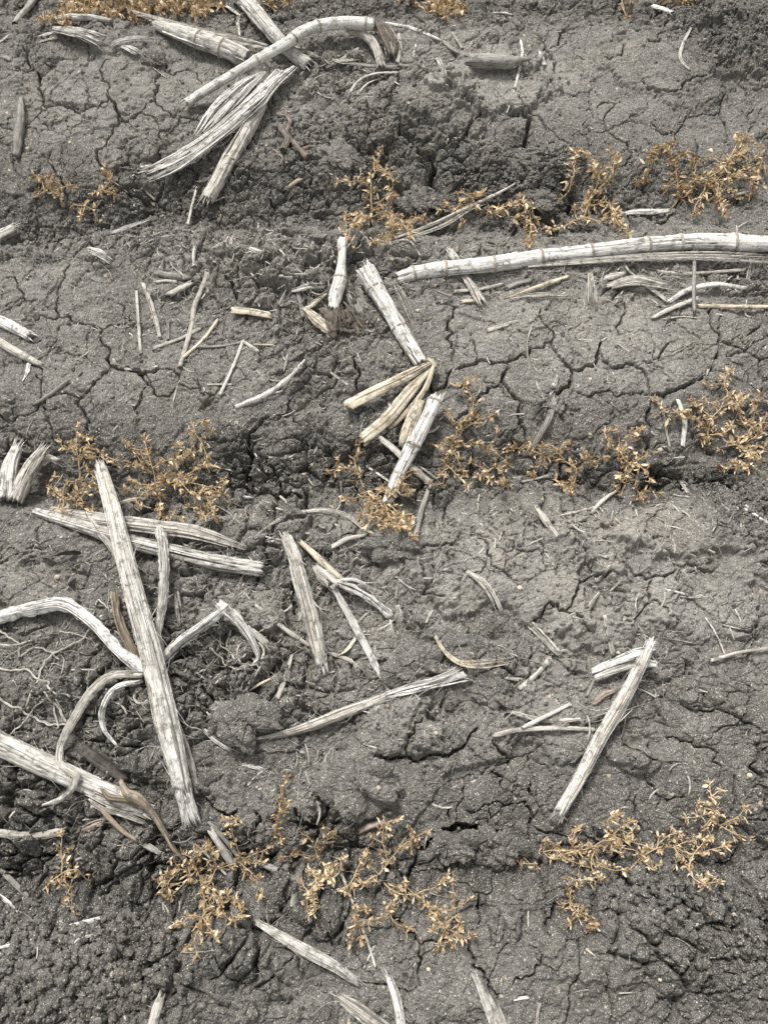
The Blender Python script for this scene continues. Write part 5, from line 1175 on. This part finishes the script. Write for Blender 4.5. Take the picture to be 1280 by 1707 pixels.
 ('small seedling with paired yellow leaves, highest of the lower right', '1198,1376 1192,1352 1184,1328 1182,1306;1192,1352 1168,1360 1144,1364;1198,1376 1218,1368 1238,1350;1198,1376 1220,1388 1240,1396;1192,1352 1178,1375 1186,1390;1184,1328 1196,1318;1168,1360 1165,1345;1192,1352 1180,1342', 1.1, -.03)]
for lb, spec, dens, dark in PLANTS:
    plant(lb, spec, dens=dens * 1.35, dark=dark, h=.022, leaf=.0122 * (1.12 if 'big-leafed' in lb or 'broad' in lb else 1), lw=.34)

# ------------------------------------------------------------------ loose clods and small stones
def icos(n):
    import bmesh
    bm = bmesh.new(); bmesh.ops.create_icosphere(bm, subdivisions=n, radius=1); V = np.array([v.co[:] for v in bm.verts]); F = np.array([[v.index for v in f.verts] for f in bm.faces]); bm.free(); return V, F
IV5, IF5 = icos(6); IV1, IF1 = icos(1); IV2, IF2 = icos(2); IV3, IF3 = icos(3)
def lump(V, seed, a=.3, b=.12, c=.05, fq=1.6):
    q = V * fq + seed * 1.37 + 40
    n = perlin(q[:, 0] + q[:, 2] * .7, q[:, 1] - q[:, 2] * .6, seed % 40) * a + perlin(q[:, 0] * 2.7 + q[:, 2] * 2, q[:, 1] * 2.7 - q[:, 2], seed % 40 + 1) * b + perlin(q[:, 0] * 9 + q[:, 2] * 6, q[:, 1] * 9 + q[:, 2] * 5, 2) * c + perlin(q[:, 0] * 25 + q[:, 2] * 16, q[:, 1] * 25 + q[:, 2] * 15, 4) * c * .5
    f1, f2, _ = worley(V[:, 0] * 1.3 + V[:, 2] + seed * .7, V[:, 1] * 1.3 - V[:, 2] * .8 + seed * .3, seed % 30)
    return V * (1 + n - .22 * f1)[:, None]
CLODS = [(565, 265, 30, 34, 'flat smooth grey clod standing on edge among the gnarled roots', 1), (690, 1108, 48, 32, 'oval smooth clod cradled by white strips and the tan husk', 1), (765, 1082, 26, 22, 'small round clod behind the twisted tan husk', 1),
 (655, 912, 42, 22, 'crusty pale clod with fibres under the tangled golden seedling', 1), (630, 432, 40, 26, 'dark layered clod between the stub and the upper seedling', 0), (405, 1200, 46, 34, 'rounded clod right of the thickest stalk', 1),
 (820, 1150, 30, 26, 'rounded clod right of the tan husk', 1), (25, 318, 14, 13, 'small pale clod at the left beside the brown seedlings', 1), (600, 1300, 58, 46, 'broad flat slab of pale crust above the lower furrow', 1),
 (760, 1410, 38, 22, 'lumpy dark clod sitting under the widest gap', 0), (830, 1412, 40, 26, 'second lumpy dark clod right of the gap', 0), (1075, 1400, 20, 15, 'small clod caught under the widest seedling', 0),
 (945, 1480, 0, 0, '', 0), (1235, 1520, 10, 10, 'small angular crumb near the right edge of the lower soil', 1), (1255, 1545, 8, 14, 'thin upright crumb near the right edge of the lower soil', 0), (875, 270, 22, 18, 'round clod at the bottom of the dark hollow', 0),
 (905, 335, 24, 18, 'jagged dark clod left of the drooping seedling', 0), (700, 262, 0, 0, '', 0), (980, 378, 26, 16, 'dark clod bulging in front of the drooping seedling', 0), (1220, 1470, 14, 12, 'small dark clod right of the widest seedling', 0),
 (1150, 1095, 14, 11, 'smooth small lump beside the folded husks', 1), (468, 1388, 30, 18, 'dark clod left of the brown twiggy seedling', 0), (440, 1500, 34, 22, 'dark clod right of the densest golden seedling', 0), (700, 335, 32, 24, 'smooth dark clod behind the long pale straw', 0),
 (590, 275, 0, 0, '', 0), (255, 100, 20, 14, 'dark clod by the arched pale strips', 0), (80, 105, 22, 17, 'dark rounded clod in the cracks of the top left plate', 0), (505, 72, 0, 0, '', 0), (330, 775, 0, 0, '', 0), (350, 890, 0, 0, '', 0),
 (975, 740, 22, 15, 'dark clod in a pit above the curling seedling', 0), (1020, 1240, 0, 0, '', 0), (540, 1690, 20, 14, 'clod by the greyish hollow stalk piece at the bottom', 0), (95, 1660, 16, 12, 'largest crumb of the crumbly corner', 0), (30, 1625, 14, 11, 'rounded crumb near the left edge of the crumbly corner', 0), (415, 1672, 26, 22, 'pale smooth clod near the bottom edge', 1)]
for px, py, rx, ry, lb, pale in CLODS:
    if not rx: continue
    sd_ = nseed(); rg = np.random.RandomState(sd_); k = mpp(py); a, b = rx * k, ry * k / .9; hgt = min(a, b) * .60
    V0 = IV5 if rx > 18 else IV3; V = lump(V0, sd_, .62, .16, .05) * [a, b, hgt]; V[:, 2] = np.where(V[:, 2] > 0, np.tanh(V[:, 2] / hgt * 1.6) * hgt * .62, V[:, 2])
    q = V + sd_ * .213; qx, qy = q[:, 0] + .5 * q[:, 2], q[:, 1] + .6 * q[:, 2]; wq = .003 * perlin(qx * 90, qy * 90, 3)
    f1, f2, hid, tl = worley_tilt((qx + wq) * 42, (qy - wq) * 42, 6); g1, g2, _h2, t2 = worley_tilt((qx + wq) * 110, (qy + wq) * 110, 7)
    dz = .0045 * ((.3 + .5 * hid) * sst(0, .12, f2 - f1) + .9 * tl - .4) + .0022 * (sst(0, .2, g2 - g1) * (.4 + .5 * _h2) + t2) + .0008 * perlin(qx * 240, qy * 240, 8) + .0005 * perlin(qx * 430, qy * 430, 9)
    V = V + V0 * dz[:, None] * [.8, .8, 1.2]
    c = hit(px, py, hgt * .05); mb = MB(); mb.add(V + c, IF5 if rx > 18 else IF3, np.zeros((len(V), 2))); 
    V2 = np.vstack(mb.V); me = mesh_np('soil_clod', V2 - c, mb.F[0], M_CLOD if pale else M_CLODD); o = obj('soil_clod', me); o.location = c; tag(o, lb, 'clod')
# crumbs nobody could count
rg = np.random.RandomState(77); mb = MB(); mb2 = MB()
for (px, py, rx, ry, n, s0, s1) in ((90, 1610, 200, 95, 2300, .0012, .0072), (1240, 850, 70, 45, 600, .0012, .0045), (1190, 800, 60, 20, 120, .0015, .005), (1245, 1590, 90, 90, 500, .0012, .005), (870, 290, 70, 50, 420, .002, .006), (560, 250, 140, 90, 460, .002, .007), (1080, 1480, 150, 60, 560, .002, .007),
  (450, 1440, 200, 60, 260, .002, .006), (240, 340, 260, 45, 260, .002, .006), (1200, 50, 100, 60, 380, .002, .006), (430, 1100, 120, 90, 140, .0015, .005), (130, 1170, 150, 80, 140, .0015, .005), (600, 800, 500, 30, 260, .002, .006), (640, 1100, 760, 800, 7000, .0007, .0036), (640, 300, 760, 320, 3200, .0009, .0042), (640, 10, 640, 24, 200, .002, .006)):
    for _ in range(n):
        x = px + rg.normal(0, .5) * rx; y = py + rg.normal(0, .5) * ry; gx, gy, _s = gp(x, y, -.01); z = float(zfine(gx, gy)[0]); s = rg.uniform(0, 1) ** 2 * (s1 - s0) + s0
        tiny = s < .0018; big_ = s > .0035; V = lump(IV3 if big_ else IV1 if tiny else IV2, int(rg.randint(4000)), .55, .28, .10) * s * [rg.uniform(.7, 1.2), rg.uniform(.7, 1.2), rg.uniform(.5, .9)]
        (mb if rg.rand() < .55 else mb2).add(V + [gx, gy, z + s * .32], IF3 if big_ else IF1 if tiny else IF2, np.zeros((len(V), 2)))
o = single(mb, 'soil_crumbs', M_CLODD); tag(o, 'fine dark soil crumbs scattered in the furrows', 'crumbs', kind='stuff')
o = single(mb2, 'soil_crumbs', M_CLOD); tag(o, 'fine pale dry soil crumbs scattered over the crust', 'crumbs', kind='stuff')
mb = MB()
for _ in range(450):
    x, y = rg.uniform(-20, 1300), rg.uniform(-20, 1727); gx, gy, _s = gp(x, y, -.01); z = float(zfine(gx, gy)[0]); s = rg.uniform(.0005, .0011) if rg.rand() < .97 else rg.uniform(.0012, .0026)
    V = lump(IV2, int(rg.randint(4000)), .3, .1, 0) * s * [1, rg.uniform(.7, 1.2), .7]; mb.add(V + [gx, gy, z + s * .3], IF2, np.zeros((len(V), 2)), float(np.clip(rg.normal(.5, .3), 0, 1)))
o = single(mb, 'pale_grit', M_GRIT, hue=True); tag(o, 'pale sand grains and grit on the crust', 'grit', kind='stuff')
for px, py, r, lb in ((1249, 1293, 5, 'white round pebble at the right above the lower furrow'), (96, 962, 5, 'yellow pebble on the flat plate at the left'), (714, 1616, 4, 'pale pebble below the trailing seedling'), (1031, 1088, 4, 'yellow grain beside the upright white slat'), (1100, 1633, 4, 'pale pebble on the lower right soil'), (866, 980, 5, 'pinkish pebble on the pale crust'), (727, 1222, 4, 'tan pebble on the smooth lump'), (1236, 455, 4, 'orange grain between stick and picture edge'), (696, 518, 4, 'buff grain beside the slit stalk'), (1100, 750, 5, 'round tan grain at the rim of the mid furrow')):
    k = mpp(py); V = lump(IV3, nseed(), .2, .06, .02) * r * k * [1, .85, .7]; c = hit(px, py, r * k * .3)
    mb = MB(); mb.add(V + c, IF3, np.zeros((len(V), 2)), .95 if 'white' in lb or 'pale' in lb else .6); o = single(mb, 'pebble', M_GRIT, hue=True); tag(o, lb, 'pebble')
# chaff: short broken fibres lying everywhere
mb = MB()
for (px, py, rx, ry, n) in ((640, 850, 760, 900, 1900), (320, 1000, 420, 500, 900), (580, 115, 110, 50, 320), (560, 530, 80, 60, 220), (850, 600, 500, 200, 200), (330, 480, 330, 130, 260), (850, 480, 260, 50, 420), (1120, 480, 160, 60, 260), (400, 420, 220, 50, 300), (540, 480, 120, 90, 240), (880, 880, 220, 60, 260), (540, 1000, 140, 120, 260), (620, 100, 130, 50, 260), (400, 1100, 160, 80, 140), (640, 1020, 60, 60, 160), (1120, 900, 160, 90, 200), (300, 500, 120, 70, 120), (520, 170, 90, 50, 160), (1060, 1120, 120, 60, 120), (520, 1290, 50, 40, 90), (380, 860, 80, 20, 100)):
    for _ in range(int(n * 1.7)):
        x = px + rg.normal(0, .5) * rx; y = py + rg.normal(0, .5) * ry
        if not (-30 < x < 1310 and -30 < y < 1740): continue
        gx, gy, _s = gp(x, y, -.01); a = rg.uniform(0, math.pi * 2); L = rg.exponential(.009) + .003; t = np.linspace(-.5, .5, 5); bend = rg.normal(0, .3)
        qx = gx + (np.cos(a) * t - np.sin(a) * bend * t * t) * L; qy = gy + (np.sin(a) * t + np.cos(a) * bend * t * t) * L
        zz = zfine(qx, qy); z = np.maximum(np.linspace(zz[0], zz[-1], 5), zz) + .0004
        if z.max() - z.min() > .006: z = np.full(5, np.quantile(zz, .8) + .0005)
        if rg.rand() < .8: tube(mb, np.stack([qx, qy, z], 1), rg.uniform(.00012, .00035), nc=4, open_end=True, seed=int(rg.randint(90)))
        else: strip(mb, np.stack([qx, qy, z], 1), rg.uniform(.0007, .0034), th=.0003, nc=3, seed=int(rg.randint(900)), torn=False)
o = single(mb, 'straw_chaff', M['shaggy']); tag(o, 'broken straw chaff strewn over the soil', 'chaff', kind='stuff')

# fine rootlets and matted fibre, tangled beyond counting
mb = MB()
for (px, py, rx, ry, n, L0) in ((110, 1130, 190, 130, 150, .06), (430, 1090, 110, 90, 110, .045), (540, 950, 110, 80, 80, .04), (345, 490, 110, 60, 90, .045), (480, 240, 70, 80, 60, .04), (570, 530, 60, 60, 80, .03), (640, 100, 110, 30, 70, .04), (260, 1180, 60, 60, 40, .04),
  (900, 470, 200, 24, 90, .05), (1120, 470, 140, 30, 70, .05), (560, 1290, 60, 40, 40, .025), (640, 1000, 50, 70, 60, .03), (870, 1090, 60, 20, 30, .03), (1080, 440, 200, 12, 60, .06), (660, 380, 80, 24, 30, .04), (410, 440, 60, 30, 40, .025), (300, 1390, 150, 60, 40, .04), (640, 900, 500, 700, 90, .03)):
    for _ in range(n):
        x = px + rg.normal(0, .5) * rx; y = py + rg.normal(0, .5) * ry
        if not (-20 < x < 1300 and -20 < y < 1720): continue
        gx, gy, _s = gp(x, y, -.01); a = rg.uniform(0, 6.28) if px < 800 else rg.normal(0, .5); L = rg.exponential(L0 * .5) + .012; m = max(5, int(L / .004)); kx = rg.normal(0, .16); pts = []
        for k in range(m):
            pts.append((gx, gy)); a += kx + rg.normal(0, .22); gx += math.cos(a) * L / m; gy += math.sin(a) * L / m
        q = np.array(pts); z = gz(q[:, 0], q[:, 1]) + .0015; z = np.convolve(np.pad(z, 2, mode='edge'), np.ones(5) / 5, 'valid') + .004 * np.sin(np.linspace(0, math.pi, m)) * rg.rand()
        tube(mb, np.column_stack([q, np.maximum(z, zfine(q[:, 0], q[:, 1]))]), np.linspace(1, .5, m) * rg.choice([.0002, .0003, .0005, .0009], p=[.35, .4, .2, .05]), nc=5, open_end=True, seed=int(rg.randint(90)))
o = single(mb, 'fine_rootlets', M['shaggy']); tag(o, 'tangled fine rootlets and fibres on the soil', 'rootlets', kind='stuff')
for o in list(bpy.data.objects):
    if '_o' in o: del o['_o']
